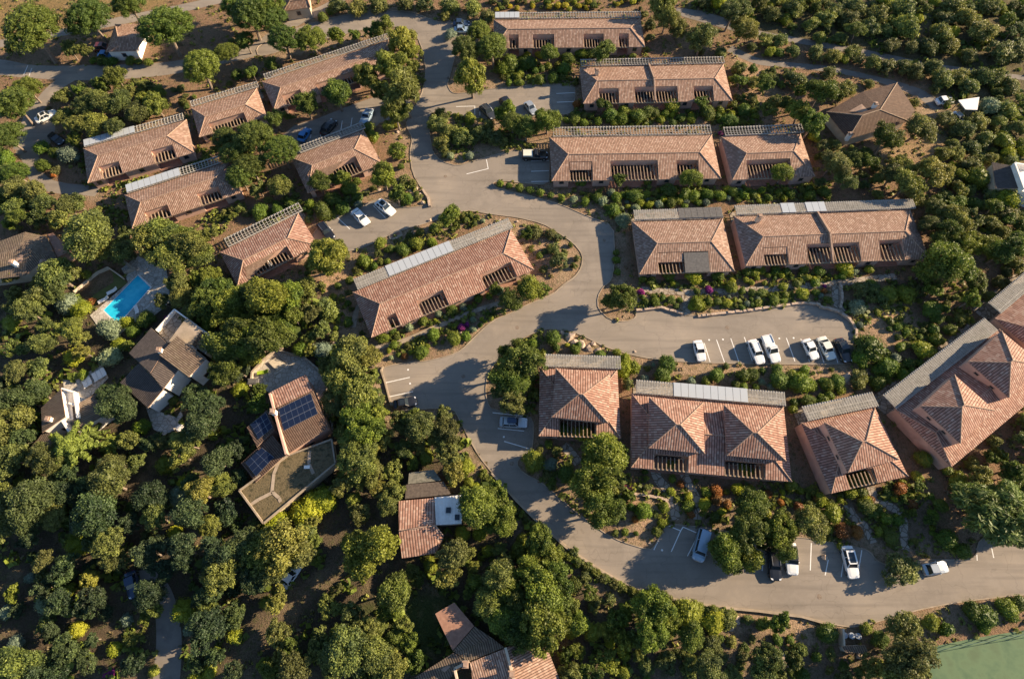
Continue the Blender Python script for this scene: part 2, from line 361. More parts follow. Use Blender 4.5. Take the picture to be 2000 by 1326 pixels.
def hip_house(label, BL, BR, FR, FL, RL, RR, ze=2.4, rise=1.5, notch=(), perg=None, roof='roof', wall='pink', name='terracotta_roof_house',
              group='long low pergola houses on the hillside', panels=(), cap='ridge', inset=.5, step=None, chimneys=(), strip=(), awn=(), cat='house', beams='beam', windows=True, dense=False):
    fl, fr = G(*FL, ze), G(*FR, ze); bl, br = G(*BL, ze), G(*BR, ze); rl, rr = G(*RL, ze + rise), G(*RR, ze + rise)
    e = (fr - fl).normalized(); p = Vector((-e.y, e.x, 0))
    L = (fr - fl).length
    u0 = ((bl - fl).dot(e) + 0) / 2; u1 = ((br - fl).dot(e) + L) / 2
    D = ((bl - fl).dot(p) + (br - fl).dot(p)) / 2
    uL, uR = (rl - fl).dot(e), (rr - fl).dot(e); W = ((rl - fl).dot(p) + (rr - fl).dot(p)) / 2
    base = fl.copy(); base.z = 0
    def Q(u, v, z): return Vector((fl.x + e.x * u + p.x * v, fl.y + e.y * u + p.y * v, z))
    def upx(px, py): return (G(px, py, ze) - fl).dot(e)
    root = empty(name, base, label, cat, group)
    ns = []
    for q in notch:                        # (left px, right px, share of the slope)
        a, c = [upx(x, FL[1] + (x - FL[0]) * (FR[1] - FL[1]) / (FR[0] - FL[0])) for x in q[:2]]
        ns.append((max(a, u0 + .8), min(c, u1 - .8), q[2]))
    ns.sort()
    # --- roof
    b = MB(); zr = ze + rise
    pts = [Q(u0, 0, ze)]
    for a, c, d in ns: pts += [Q(a, 0, ze), Q(a, W * d, ze + rise * d), Q(c, W * d, ze + rise * d), Q(c, 0, ze)]
    pts += [Q(u1, 0, ze), Q(uR, W, zr), Q(uL, W, zr)]
    slope_face(b, pts, e)
    slope_face(b, [Q(u1, D, ze), Q(u0, D, ze), Q(uL, W, zr), Q(uR, W, zr)], -e)
    slope_face(b, [Q(u0, D, ze), Q(u0, 0, ze), Q(uL, W, zr)], -p)
    slope_face(b, [Q(u1, 0, ze), Q(u1, D, ze), Q(uR, W, zr)], p)
    ro = b.build('roof', [M[roof], M[cap]], root, base)
    rb = MB()
    ridge_line(rb, [Q(uL, W, zr), Q(uR, W, zr)])
    for c_, r_ in ((Q(u0, 0, ze), Q(uL, W, zr)), (Q(u0, D, ze), Q(uL, W, zr)), (Q(u1, 0, ze), Q(uR, W, zr)), (Q(u1, D, ze), Q(uR, W, zr))):
        ridge_line(rb, [c_, r_])
    if step:                               # party wall capping that climbs over the roof between two houses
        us = upx(step, FL[1]); 
        rb.beam(Q(us, D + .1, ze + .2), Q(us, W, zr + .3), .3, .5); rb.beam(Q(us, W, zr + .3), Q(us, .1, ze + .25), .3, .5)
    rb.build('ridge_tiles', M[cap], ro, base)
    # --- walls
    i = inset; b = MB(); zt = ze - .14
    def zs(v): return ze + rise * v / W - .15
    fp = [(u0 + i, i)]
    for a, c, d in ns: fp += [(a - .12, i), (a - .12, W * d + .12), (c + .12, W * d + .12), (c + .12, i)]
    fp += [(u1 - i, i), (u1 - i, D - i), (u0 + i, D - i)]
    for k in range(len(fp)):
        (a, va), (c, vc) = fp[k], fp[(k + 1) % len(fp)]
        def top(u, v):
            hi = min(v / W, (D - v) / (D - W), (u - u0) / max(.5, uL - u0), (u1 - u) / max(.5, u1 - uR))
            return ze + rise * hi - .16
        b.poly([Q(a, va, 0), Q(c, vc, 0), Q(c, vc, top(c, vc)), Q(a, va, top(a, va))])
    b.build('wall', M[wall], root, base)
    # --- recessed terraces with open beams
    for a, c, d in ns:
        b = MB(); b.prism([Q(a - .12, .1, 0)[:2], Q(c + .12, .1, 0)[:2], Q(c + .12, W * d + .1, 0)[:2], Q(a - .12, W * d + .1, 0)[:2]], 0, .08)
        b.build('terrace_floor', M['patio'], root, base)
        b = MB(); n = max(2, int((c - a) / .62)); vt = W * d * .88
        for k in range(n + 1):
            u = a + .1 + (c - a - .2) * k / n
            b.beam(Q(u, .04, ze - .1), Q(u, vt, ze + .06), .13, .18)
        b.beam(Q(a - .1, .12, ze - .22), Q(c + .1, .12, ze - .22), .2, .2)
        b.build('beams', M[beams], root, base)
        if windows:
            g = MB(); q = W * d + .1
            g.poly([Q(a + .7, q, .1), Q(c - .7, q, .1), Q(c - .7, q, 1.95), Q(a + .7, q, 1.95)]); g.build('glass_door', M['glass'], root, base)
    for x0, x1, d0, d1 in strip:           # tiled strip across the upper part of a terrace opening
        a, c = upx(x0, FL[1]), upx(x1, FR[1]); b = MB()
        slope_face(b, [Q(a, W * d0, ze + rise * d0 - .1), Q(c, W * d0, ze + rise * d0 - .1), Q(c, W * d1, ze + rise * d1 - .04), Q(a, W * d1, ze + rise * d1 - .04)], e)
        b.build('tiled_strip', [M[roof], M[cap]], root, base)
    for x0, x1, d0, d1 in awn:
        a, c = upx(x0, FL[1]), upx(x1, FR[1]); b = MB(); 
        q = [Q(a, W * d0, ze + .1), Q(c, W * d0, ze + .1), Q(c, W * d1, ze + rise * d1 + .06), Q(a, W * d1, ze + rise * d1 + .06)]
        b.poly(q); b.poly([x - Vector((0, 0, .06)) for x in q][::-1]); 
        for k in range(4): b.poly([q[k] - Vector((0, 0, .06)), q[(k + 1) % 4] - Vector((0, 0, .06)), q[(k + 1) % 4], q[k]])
        b.build('awning', M['greypanel'], root, base)
    if windows:
        edges = [u0 + i] + [x for a, c, d in ns for x in (a, c)] + [u1 - i]
        for a, c in zip(edges[::2], edges[1::2]):
            if c - a > 1.8:
                for k in range(max(1, int((c - a) / 3.5))):
                    n = max(1, int((c - a) / 3.5)); u = a + (c - a) * (k + .5) / n
                    win(root, base, Q(u, i, 0), e, -p, 1.0, 1.0, .85)
    # --- pergola along the upper side
    if perg:
        (xa, ya), (xb, yb) = perg[:2]; zp = ze + .25
        A = G(xa, ya, zp); Bp = G(xb, yb, zp)
        pa, pb = (A - fl).dot(e), (Bp - fl).dot(e); v1 = ((A - fl).dot(p) + (Bp - fl).dot(p)) / 2; v0 = D - .05
        b = MB()
        for v, s in ((v0 + .1, .16), (v1, .2)): b.beam(Q(pa, v, zp), Q(pb, v, zp), s, .2)
        n = max(4, int((pb - pa) / (.42 if dense else .6)))
        for k in range(n + 1):
            u = pa + (pb - pa) * k / n; b.beam(Q(u, v0, zp + .12), Q(u, v1 + .12, zp + .12), .09, .12)
        for k in (1, 2):
            v = v0 + (v1 - v0) * k / 4; b.beam(Q(pa, v, zp + .2), Q(pb, v, zp + .2), .05, .05)
        if dense:                            # close-set slats along the strip
            m_ = int((v1 - v0) / .17)
            for k in range(1, m_):
                v = v0 + (v1 - v0) * k / m_; b.beam(Q(pa, v, zp + .2), Q(pb, v, zp + .2), .085, .03)
        b.build('pergola', M['slats'], root, base)
        b = MB(); n = max(2, int((pb - pa) / 3.6))
        for k in range(n + 1):
            u = pa + .1 + (pb - pa - .2) * k / n; b.beam(Q(u, v1, 0), Q(u, v1, zp), .14, .14)
        b.build('posts', M['wood'], root, base)
        b = MB(); b.prism([Q(pa, D - i + .02, 0)[:2], Q(pb, D - i + .02, 0)[:2], Q(pb, v1 + .5, 0)[:2], Q(pa, v1 + .5, 0)[:2]], 0, .06)
        b.build('back_terrace', M['flags'], root, base)
        for x0, x1, mm in panels:
            f0 = (x0 - xa) / (xb - xa); f1 = (x1 - xa) / (xb - xa); q0 = pa + (pb - pa) * f0; q1 = pa + (pb - pa) * f1
            b = MB(); m_ = max(1, int(round((q1 - q0) / 1.15)))
            for k in range(m_):
                ua = q0 + (q1 - q0) * k / m_ + .03; ub = q0 + (q1 - q0) * (k + 1) / m_ - .03
                b.prism([Q(ua, v0 + .05, 0)[:2], Q(ub, v0 + .05, 0)[:2], Q(ub, v1 + .1, 0)[:2], Q(ua, v1 + .1, 0)[:2]], zp + .24, zp + .28)
            b.build('roof_panel', M[mm], root, base)
        D2 = v1 + .4
    else: D2 = D
    for (cx, cy) in chimneys: chimney(root, base, G(cx, cy, zr + .3), e, zr - .9, zr + .7)
    foot = [Q(u0, 0, 0), Q(u1, 0, 0), Q(u1, D2, 0), Q(u0, D2, 0)]
    HOUSES.append([x[:2] for x in foot]); FLAT.append(expand([x[:2] for x in foot], 1.5))
    return root, base, Q
def chimney(root, base, c, e, z0, z1, m='beige', s=.35):
    p = Vector((-e.y, e.x, 0)); b = MB()
    def sq(k): return [(c + e * a * k + p * d * k)[:2] for a, d in ((-1, -1), (1, -1), (1, 1), (-1, 1))]
    b.prism(sq(s), z0, z1); ch = b.build('chimney', M[m], root, base)
    t = MB(); t.prism(sq(s + .12), z1, z1 + .1); t.prism(sq(s - .05), z1 + .1, z1 + .3); t.build('chimney_cap', M['ridge'], ch, base)

def rect4(pts):
    "square up four traced corners: centre, mean axes"
    c = sum(pts, Vector((0, 0, 0))) / 4
    e = ((pts[1] - pts[0]) + (pts[2] - pts[3])) / 2; L = e.length; e = e.normalized(); p = Vector((-e.y, e.x, 0))
    D = ((pts[3] - pts[0]).dot(p) + (pts[2] - pts[1]).dot(p)) / 2
    return c, e, p, L, D
def tower_top(root, base, corners, apex, ze, za, zb, roof='roof_red', wall='pink', inset=.35, ridge=.6, cap='ridge'):
    "raised square storey with a pyramid roof. corners front-left, front-right, back-right, back-left in the photo"
    c, e, p, L, D = rect4([G(x, y, ze) for x, y in corners])
    A = G(*apex, za); ax = (A - c).dot(e); ay = (A - c).dot(p)
    def Q(u, v, z): return Vector((c.x + e.x * u + p.x * v, c.y + e.y * u + p.y * v, z))
    a, d = L / 2, D / 2
    r0, r1 = Q(ax - ridge / 2, ay, za), Q(ax + ridge / 2, ay, za)
    C = [Q(-a, -d, ze), Q(a, -d, ze), Q(a, d, ze), Q(-a, d, ze)]
    b = MB()
    slope_face(b, [C[0], C[1], r1, r0], e); slope_face(b, [C[2], C[3], r0, r1], -e)
    slope_face(b, [C[1], C[2], r1], p); slope_face(b, [C[3], C[0], r0], -p)
    ro = b.build('upper_roof', [M[roof], M[cap]], root, base)
    rb = MB(); ridge_line(rb, [r0, r1])
    for k, r in ((0, r0), (3, r0), (1, r1), (2, r1)): ridge_line(rb, [C[k], r])
    rb.build('ridge_tiles', M[cap], ro, base)
    b = MB(); i = inset; b.prism([Q(*q, 0)[:2] for q in ((-a + i, -d + i), (a - i, -d + i), (a - i, d - i), (-a + i, d - i))], zb, ze - .14)
    b.build('upper_wall', M[wall], root, base)
    for v in (-d * .35, d * .4): win(root, base, Q(-a + i, v, 0), p, -e, .8, .55, ze - 1.1)
    win(root, base, Q(0, -d + i, 0), e, -p, 1.0, .7, ze - 1.1)
    return Q, a, d

def facet_house(name, label, verts, faces, walls, roof, wall='white', group=None, cat='house', base_px=None, ridges=(), cap='ridge', wallz=0.0, inset=0.0, chim=(), wins=()):
    """free-form roof. verts {key: (px, py, z)}, faces [(keys, eave pair)], walls [(key, key)] walls under those edges"""
    V = {k: G(*v) for k, v in verts.items()}
    c = sum(V.values(), Vector((0, 0, 0))) / len(V); base = Vector((c.x, c.y, 0))
    root = empty(name, base, label, cat, group)
    b = MB()
    for keys, (a, d) in faces: slope_face(b, [V[k] for k in keys], V[d] - V[a])
    ro = b.build('roof', [M[roof], M[cap]], root, base)
    if ridges:
        rb = MB()
        for a, d in ridges: ridge_line(rb, [V[a], V[d]])
        rb.build('ridge_tiles', M[cap], ro, base)
    b = MB()
    for a, d in walls:
        A = V[a].lerp(base + Vector((0, 0, V[a].z)), .04); Dd = V[d].lerp(base + Vector((0, 0, V[d].z)), .04)
        b.poly([(A.x, A.y, wallz), (Dd.x, Dd.y, wallz), (Dd.x, Dd.y, Dd.z - .15), (A.x, A.y, A.z - .15)])
    if walls: b.build('wall', M[wall], root, base)
    for cx, cy, cz in chim: chimney(root, base, G(cx, cy, cz), Vector((1, 0, 0)), cz - 1.2, cz, 'white', .3)
    hull = [V[a] for a, d in walls] or list(V.values())
    HOUSES.append([(q.x, q.y) for q in hull]); FLAT.append(expand([(q.x, q.y) for q in hull], 1.5))
    return root, base, V

# ================================================================ cars
def car_meshes(kind):
    "local frame: +x is the front, wheels on z = 0"
    P = dict(hatch=(3.9, 1.70, 1.46, .33, 1.40, .55, .25), suv=(4.5, 1.86, 1.66, .36, 1.55, .60, .20), coupe=(4.4, 1.80, 1.38, .31, 1.35, .72, .50),
             estate=(4.6, 1.78, 1.46, .32, 1.50, .50, .15), pickup=(5.2, 1.88, 1.75, .38, 1.6, 2.3, .1), van=(4.8, 1.9, 1.9, .34, .95, .15, .1))[kind]
    L, Wd, Ht, wr, hood, tail, slope = P; h = L / 2; w = Wd / 2; belt = Ht * .60
    out = {}
    # lower body lofted along its length
    st = [(-h, .72, .42, belt * .78), (-h + .10, .90, .30, belt * .95), (-h + .45, .99, .24, belt * 1.0), (-h + 1.2, 1.0, .22, belt * 1.0), (0, 1.0, .22, belt), (h - hood - .1, 1.0, .22, belt * .99),
          (h - hood * .6, .99, .23, belt * .92), (h - .38, .95, .25, belt * .82), (h - .10, .84, .30, belt * .70), (h, .62, .40, belt * .58)]
    rings = []
    for x, s, zb, zt in st:
        W_ = w * s
        rings.append([(x, -W_ * .92, zb), (x, -W_, zb + .12), (x, -W_, zt - .16), (x, -W_ * .93, zt - .03), (x, -W_ * .5, zt + .015), (x, W_ * .5, zt + .015), (x, W_ * .93, zt - .03), (x, W_, zt - .16), (x, W_, zb + .12), (x, W_ * .92, zb)])
    b = MB()
    for r0, r1 in zip(rings, rings[1:]):
        for k in range(10):
            j = (k + 1) % 10; b.poly([r0[k], r1[k], r1[j], r0[j]][::-1])
    b.poly(rings[0]); b.poly(rings[-1][::-1])
    if kind == 'pickup':                    # load bed: rim and floor
        for x0, x1, y0, y1 in ((-h + .15, -h + .27, -w * .88, w * .88), (-h + .27, -h + 1.75, -w * .9, -w * .8), (-h + .27, -h + 1.75, w * .8, w * .9)):
            b.prism([(x0, y0), (x1, y0), (x1, y1), (x0, y1)], belt - .02, belt + .12)
    out['body'] = b
    # greenhouse: glass frustum and painted roof
    x0, x1 = -h + tail, h - hood; t0, t1 = x0 + slope + .12, x1 - .46 * (Ht - belt) / .55
    if kind == 'van': t1 = x1 - .35
    g = MB(); yb, yt = w * .88, w * .68; zt = Ht - .05; zb = belt - .02
    lo = [(x0, -yb, zb), (x1, -yb * .96, zb), (x1, yb * .96, zb), (x0, yb, zb)]; hi = [(t0, -yt, zt), (t1, -yt, zt), (t1, yt, zt), (t0, yt, zt)]
    for k in range(4): g.poly([lo[k], lo[(k + 1) % 4], hi[(k + 1) % 4], hi[k]])
    g.poly(hi); out['windows'] = g
    r = MB(); e_ = .02
    top = [(t0 - .02, -yt - .02), (t0 + .25, -yt - .05), (t1 - .3, -yt - .05), (t1 + .02, -yt + .03), (t1 + .02, yt - .03), (t1 - .3, yt + .05), (t0 + .25, yt + .05), (t0 - .02, yt + .02)]
    r.prism(top, zt - .03, Ht)
    for k in range(4): r.beam(Vector(lo[k]), Vector(hi[k]), .09, .09)          # pillars
    for s in (-1, 1): r.beam(((x0 + x1) / 2 - .1, s * yb * .985, zb), ((t0 + t1) / 2 - .1, s * yt * 1.0, zt), .09, .07)
    out['roof'] = r
    wh = MB(); ring = [[(wr * math.cos(a), y, wr * math.sin(a)) for a in [2 * math.pi * k / 14 for k in range(14)]] for y in (-.11, .11)]
    for k in range(14): wh.poly([ring[0][k], ring[0][(k + 1) % 14], ring[1][(k + 1) % 14], ring[1][k]])
    wh.poly(ring[0][::-1]); wh.poly(ring[1]); out['wheel'] = wh
    rim = MB(); q = [(wr * .62 * math.cos(2 * math.pi * k / 10), wr * .62 * math.sin(2 * math.pi * k / 10)) for k in range(10)]
    rim.poly([(x, .118, z) for x, z in q]); rim.poly([(x, -.118, z) for x, z in q][::-1]); out['rim'] = rim
    hl = MB(); hl.prism([(h - .30, w * .50), (h - .05, w * .50), (h - .16, w * .80), (h - .42, w * .90)], belt * .60, belt * .79); out['headlight'] = hl
    tl = MB(); tl.prism([(-h + .01, w * .45), (-h + .10, w * .45), (-h + .25, w * .93), (-h + .06, w * .76)], belt * .62, belt * .90); out['tail_light'] = tl
    mi = MB(); mi.prism([(x1 - .35, w * .93), (x1 - .22, w * .93), (x1 - .25, w * 1.14), (x1 - .36, w * 1.14)], belt * .95, belt * 1.1); out['mirror'] = mi
    wx = (h - .78, -h + .75) if kind != 'coupe' else (h - .85, -h + .80)
    return dict(kind=kind, parts=out, wx=wx, w=w, wr=wr, L=L, Ht=Ht, t=(t0, t1, yt))
CARM = {}
def paint(name, c, metal=.0, rough=.28):
    m = mat(name, c, rough, metal, .5); m.node_tree.nodes['Principled BSDF'].inputs['Coat Weight'].default_value = .5; return m
PAINT = {'white': paint('white_paint', (.66, .67, .66)), 'silver': paint('silver_paint', (.42, .45, .46), .5), 'black': paint('black_paint', (.012, .013, .016)),
         'grey': paint('dark_grey_paint', (.055, .06, .068), .4), 'blue': paint('blue_paint', (.03, .16, .38), .3), 'navy': paint('navy_paint', (.035, .06, .11), .4),
         'cream': paint('cream_paint', (.60, .60, .53)), 'lightblue': paint('pale_blue_paint', (.30, .40, .50), .4), 'red': paint('dark_red_paint', (.14, .03, .02), .3)}
TYRE = mat('tyre', (.015, .015, .015), .9); RIM = mat('rim', (.35, .36, .37), .35, .8)
HEAD = mat('lamp_glass', (.60, .62, .65), .12, spec=.6); TAIL = mat('red_lamp', (.30, .015, .01), .3)
MIRX = Matrix.Scale(-1, 4, (0, 1, 0))
def car(kind, colour, px, py, ang, label, roof=None, group='cars parked on the estate', name='parked_car', cat='car', extra=None):
    "ang: heading of the bonnet in degrees, measured on the ground, 0 = photo right, 90 = photo up"
    if kind not in CARM:
        cm = car_meshes(kind); cm['me'] = {k: v.mesh('car_' + k, [TYRE]) for k, v in cm['parts'].items()}
        for k in ('headlight', 'tail_light', 'mirror'):
            me2 = cm['me'][k].copy(); me2.transform(MIRX); me2.flip_normals(); cm['me'][k + '2'] = me2
        for k in ('body',): cm['me'][k].polygons.foreach_set('use_smooth', [True] * len(cm['me'][k].polygons)); cm['me'][k].set_sharp_from_angle(angle=R(38))
        CARM[kind] = cm
    cm = CARM[kind]; loc = G(px, py, cm['Ht'] * .55); loc.z = .012
    root = empty(name, loc, label, cat, group, R(ang))
    def part(nm, key, m, at=(0, 0, 0), par=root):
        o = bpy.data.objects.new(nm, cm['me'][key]); scene.collection.objects.link(o); o.parent = par; o.location = at
        o.material_slots[0].link = 'OBJECT'; o.material_slots[0].material = m; return o
    c = PAINT[colour]
    part('body', 'body', c); part('windows', 'windows', M['glass']); part('roof', 'roof', PAINT[roof] if roof else c)
    for x in cm['wx']:
        for s in (-1, 1):
            wv = part('wheel', 'wheel', TYRE, (x, s * (cm['w'] - .10), cm['wr'])); part('rim', 'rim', RIM, (0, 0, 0), wv)
    for nm, m in (('headlight', HEAD), ('tail_light', TAIL), ('mirror', c)): part(nm, nm, m); part(nm, nm + '2', m)
    t0, t1, yt = cm['t']
    if extra == 'box':
        b = MB(); b.prism([(t0 + .5, -.35), (t0 + .7, -.45), (t1 - .1, -.45), (t1 + .15, -.3), (t1 + .15, .3), (t1 - .1, .45), (t0 + .7, .45), (t0 + .5, .35)], cm['Ht'] + .08, cm['Ht'] + .40)
        for x in (t0 + .8, t1 - .3): b.beam((x, -yt, cm['Ht'] + .05), (x, yt, cm['Ht'] + .05), .06, .06)
        o = bpy.data.objects.new('roof_box', b.mesh('roof_box', [PAINT['navy']])); scene.collection.objects.link(o); o.parent = root
    if extra == 'sunroof':
        b = MB(); b.prism([(t0 + .25, -yt * .72), (t1 - .15, -yt * .72), (t1 - .15, yt * .72), (t0 + .25, yt * .72)], cm['Ht'] - .01, cm['Ht'] + .015)
        o = bpy.data.objects.new('sunroof', b.mesh('sunroof', [M['glass']])); scene.collection.objects.link(o); o.parent = root
    if extra == 'cover':
        h = cm['L'] / 2; b = MB(); b.prism([(-h + .2, -.78), (-h + 2.1, -.78), (-h + 2.1, .78), (-h + .2, .78)], 1.06, 1.5)
        o = bpy.data.objects.new('bed_cover', b.mesh('bed_cover', [PAINT['cream']])); scene.collection.objects.link(o); o.parent = root
    if extra == 'rails':
        b = MB()
        for s in (-1, 1): b.beam((t0 + .2, s * yt * .95, cm['Ht'] + .06), (t1 - .1, s * yt * .95, cm['Ht'] + .06), .05, .06)
        o = bpy.data.objects.new('roof_rails', b.mesh('roof_rails', [RIM])); scene.collection.objects.link(o); o.parent = root
    ROADCARS.append(loc)
    return root
ROADCARS = []

# ================================================================ plants
def ico(c, r, rng, sub=1):
    t = (1 + 5 ** .5) / 2
    v = np.array([(-1, t, 0), (1, t, 0), (-1, -t, 0), (1, -t, 0), (0, -1, t), (0, 1, t), (0, -1, -t), (0, 1, -t), (t, 0, -1), (t, 0, 1), (-t, 0, -1), (-t, 0, 1)], float)
    f = [(0, 11, 5), (0, 5, 1), (0, 1, 7), (0, 7, 10), (0, 10, 11), (1, 5, 9), (5, 11, 4), (11, 10, 2), (10, 7, 6), (7, 1, 8), (3, 9, 4), (3, 4, 2), (3, 2, 6), (3, 6, 8), (3, 8, 9), (4, 9, 5), (2, 4, 11), (6, 2, 10), (8, 6, 7), (9, 8, 1)]
    v /= np.linalg.norm(v, axis=1)[:, None]
    return v * (r * rng.uniform(.85, 1.1, (12, 1))) + np.array(c), f
def leafmesh(name, lobes, nleaf, leaf, rng, flat=1.0, aspect=1.0, scatter=.55, core=.80, down=-.25, droop=0.0):
    """crown of unit radius: leaf faces spread over the shells of its lobes, round a leafy core.
    lobes: list of (centre, radius, tone)"""
    V = []; Fc = []; T = []
    n0 = 0
    if core:
        for c, r, tn in lobes:
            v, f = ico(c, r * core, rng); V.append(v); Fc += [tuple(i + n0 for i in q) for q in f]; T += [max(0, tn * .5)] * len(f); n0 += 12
    wts = np.array([r * r for c, r, t in lobes]); wts /= wts.sum()
    cnt = rng.multinomial(nleaf, wts); quads = []
    for (c, r, tn), k in zip(lobes, cnt):
        c = np.array(c); cn = c / (np.linalg.norm(c) + 1e-6)
        d = rng.normal(size=(k * 3, 3)); d /= np.linalg.norm(d, axis=1)[:, None]
        keep = (d @ cn > -.35) & (d[:, 2] > down - .3); d = d[keep][:k]; k = len(d)
        pos = c + d * r * rng.uniform(.62, 1.22, (k, 1)) ** 1.0
        nr = d + scatter * rng.normal(size=(k, 3)); nr /= np.linalg.norm(nr, axis=1)[:, None]
        a = np.cross(nr, rng.normal(size=(k, 3))); 
        if droop: a = np.cross(np.cross(nr, d * 1.0 + np.array([0, 0, -droop])), nr) + .3 * a
        a /= np.linalg.norm(a, axis=1)[:, None] + 1e-9; b = np.cross(nr, a)
        s = leaf * rng.uniform(.55, 1.25, (k, 1)) / 2
        sa = s * aspect ** .5; sb = s / aspect ** .5
        q = np.stack([pos - a * sa - b * sb * .5, pos + b * sb * -.9 + a * sa * .1, pos + a * sa, pos + b * sb * .9], 1)
        quads.append(q.reshape(-1, 3)); T += list(np.clip(tn + rng.normal(0, .17, k), 0, 1))
    Q = np.concatenate(quads); V.append(Q); m = len(Q) // 4
    Fc += [(n0 + 4 * i, n0 + 4 * i + 1, n0 + 4 * i + 2, n0 + 4 * i + 3) for i in range(m)]
    A = np.concatenate(V); A[:, 2] *= flat
    me = bpy.data.meshes.new(name); me.from_pydata(A.tolist(), [], Fc)
    at = me.attributes.new('tone', 'FLOAT', 'FACE'); at.data.foreach_set('value', [float(x) for x in T]); me.update()
    return me
def sph_lobes(n, rng, rc=.62, rl=(.26, .42), zmin=-.35, jit=.12, tone=(.2, .8), middle=True):
    L = [((0, 0, .05), .60, .4)] if middle else []
    ga = math.pi * (3 - 5 ** .5)
    for i in range(n):
        z = 1 - (1 - zmin) * (i + .5) / n; r = math.sqrt(max(0, 1 - z * z)); a = i * ga + rng.uniform(-.3, .3)
        k = rc + rng.uniform(-jit, jit); rr = rng.uniform(*rl)
        L.append(((r * k * math.cos(a), r * k * math.sin(a), z * k), rr, rng.uniform(*tone)))
    return L
def clumped(n, rng, k):
    "several overlapping masses: an uneven outline instead of one dome"
    L = []; a0 = rng.uniform(0, 6.28)
    for c in range(k):
        a = a0 + 6.28 * c / k + rng.uniform(-.5, .5); d = rng.uniform(.28, .50); s = rng.uniform(.45, .66); z = rng.uniform(-.25, .25)
        off = np.array((d * math.cos(a), d * math.sin(a), z)); tn = rng.uniform(.0, .3)
        L.append((tuple(off), s * .62, .25))
        for (p, r, t) in sph_lobes(n // k, rng, .74, (.24, .48), -.3, .2, (.05, .9), False): L.append((tuple(np.array(p) * s + off), r * s, min(1, t * .8 + tn)))
    return L
def make_crown(kind, seed, big):
    rng = np.random.default_rng(seed)
    if kind in 'OGK' and seed % 3 != 0:
        L = clumped(42 if big else 24, rng, int(rng.integers(3, 6)))
        return leafmesh('oak_crown' if kind in 'OK' else 'broad_crown', L, 7000 if big else 2800, .080 if big else .125, rng, rng.uniform(.8, 1.0), 1.4, .9, .62)
    if kind in 'OK':    # oak: many uneven clumps with gaps
        L = sph_lobes(34 if big else 20, rng, .64, (.16, .38), -.30, .22, (.05, .95), False) + [((0, 0, -.05), .5, .2)]
        sx = rng.uniform(.72, 1.15); L = [((c[0] * sx, c[1] / sx, c[2]), r, t) for c, r, t in L]
        return leafmesh('oak_crown', L, 6800 if big else 2800, .085 if big else .13, rng, .80, 1.4, .9, .62)
    if kind == 'G':
        L = sph_lobes(24 if big else 14, rng, .62, (.20, .38), -.3, .14, (.15, .85))
        return leafmesh('broad_crown', L, 6400 if big else 2600, .080 if big else .125, rng, .85, 1.4, .85, .66)
    if kind == 'P':    # stone pine: dense dome of small tufts, flat below
        L = sph_lobes(60 if big else 36, rng, .80, (.14, .22), -.08, .05, (.15, .85)) + [((0, 0, 0), .72, .3)]
        return leafmesh('pine_crown', L, 7500 if big else 3200, .060 if big else .09, rng, .62, 2.4, .9, .75, -.1)
    if kind in 'FT':   # soft pine or feathery tree: ragged outline, long fine needles
        n = 30 if big else 18
        L = sph_lobes(n, rng, .62, (.14, .30), -.3, .24, (.1, .9), False) + [((0, 0, 0), .42, .25)]
        return leafmesh('soft_crown', L, 6000 if big else 2600, .105 if big else .15, rng, .85, 4.0, .55, .6, -.3, .5 if kind == 'F' else .9)
    if kind == 'D':    # boughs spreading like a star
        L = []
        for lev, (n, zz, ln) in enumerate(((8, -.15, 1.05), (7, .12, .78), (4, .36, .45))):
            for i in range(n):
                a = 2 * math.pi * (i + .5 * lev) / n + rng.uniform(-.2, .2); l_ = ln * rng.uniform(.8, 1.1)
                for s in range(6):
                    t = (s + .6) / 6; L.append(((math.cos(a) * l_ * t, math.sin(a) * l_ * t, zz - .12 * t * t), .065 + .05 * math.sin(t * 3.1), rng.uniform(.2, .9)))
        return leafmesh('star_crown', L, 6500, .10, rng, .9, 3.5, .5, .6, -.3)
    if kind == 'S' or kind in 'YVRMB':     # rounded shrub
        L = sph_lobes(14, rng, .50, (.36, .50), -.1, .07, (.25, .75))
        return leafmesh('shrub_foliage', L, 2000 if big else 900, .10 if big else .15, rng, .88, 1.3, .6, .86)
    if kind in 'WL':    # loose scrub
        L = sph_lobes(16, rng, .60, (.18, .40), -.2, .2, (.1, .9), False) + [((0, 0, 0), .5, .2)]
        return leafmesh('scrub_foliage', L, 2200 if big else 1000, .11 if big else .16, rng, .8, 1.8, .9, .75)
def make_trunk(kind, seed):
    "unit crown radius; the crown centre lies hc above the ground"
    rng = random.Random(seed); b = MB(); hc = HC[kind]
    lean = (rng.uniform(-.12, .12), rng.uniform(-.12, .12))
    top = hc * (.72 if kind == 'P' else .75)
    b.tube([(lean[0], lean[1], -.05), (lean[0] * .6, lean[1] * .6, top * .4), (0, 0, top)], [.085, .065, .05], 7)
    for k in range(5):
        a = 2 * math.pi * (k + rng.random() * .5) / 5; l = rng.uniform(.4, .62)
        b.tube([(0, 0, top * rng.uniform(.75, .98)), (math.cos(a) * l * .5, math.sin(a) * l * .5, top + .15), (math.cos(a) * l, math.sin(a) * l, hc + rng.uniform(-.05, .15))], [.04, .03, .012], 5)
    return b.mesh('trunk', M['bark'])
HC = {'O': 1.15, 'K': 1.15, 'G': 1.2, 'P': 1.25, 'F': 1.1, 'T': 1.05, 'D': 1.2, 'S': .45, 'L': .5, 'W': .5, 'Y': .5, 'V': .45, 'R': .6, 'M': .5, 'B': .5}
CROWN = {}
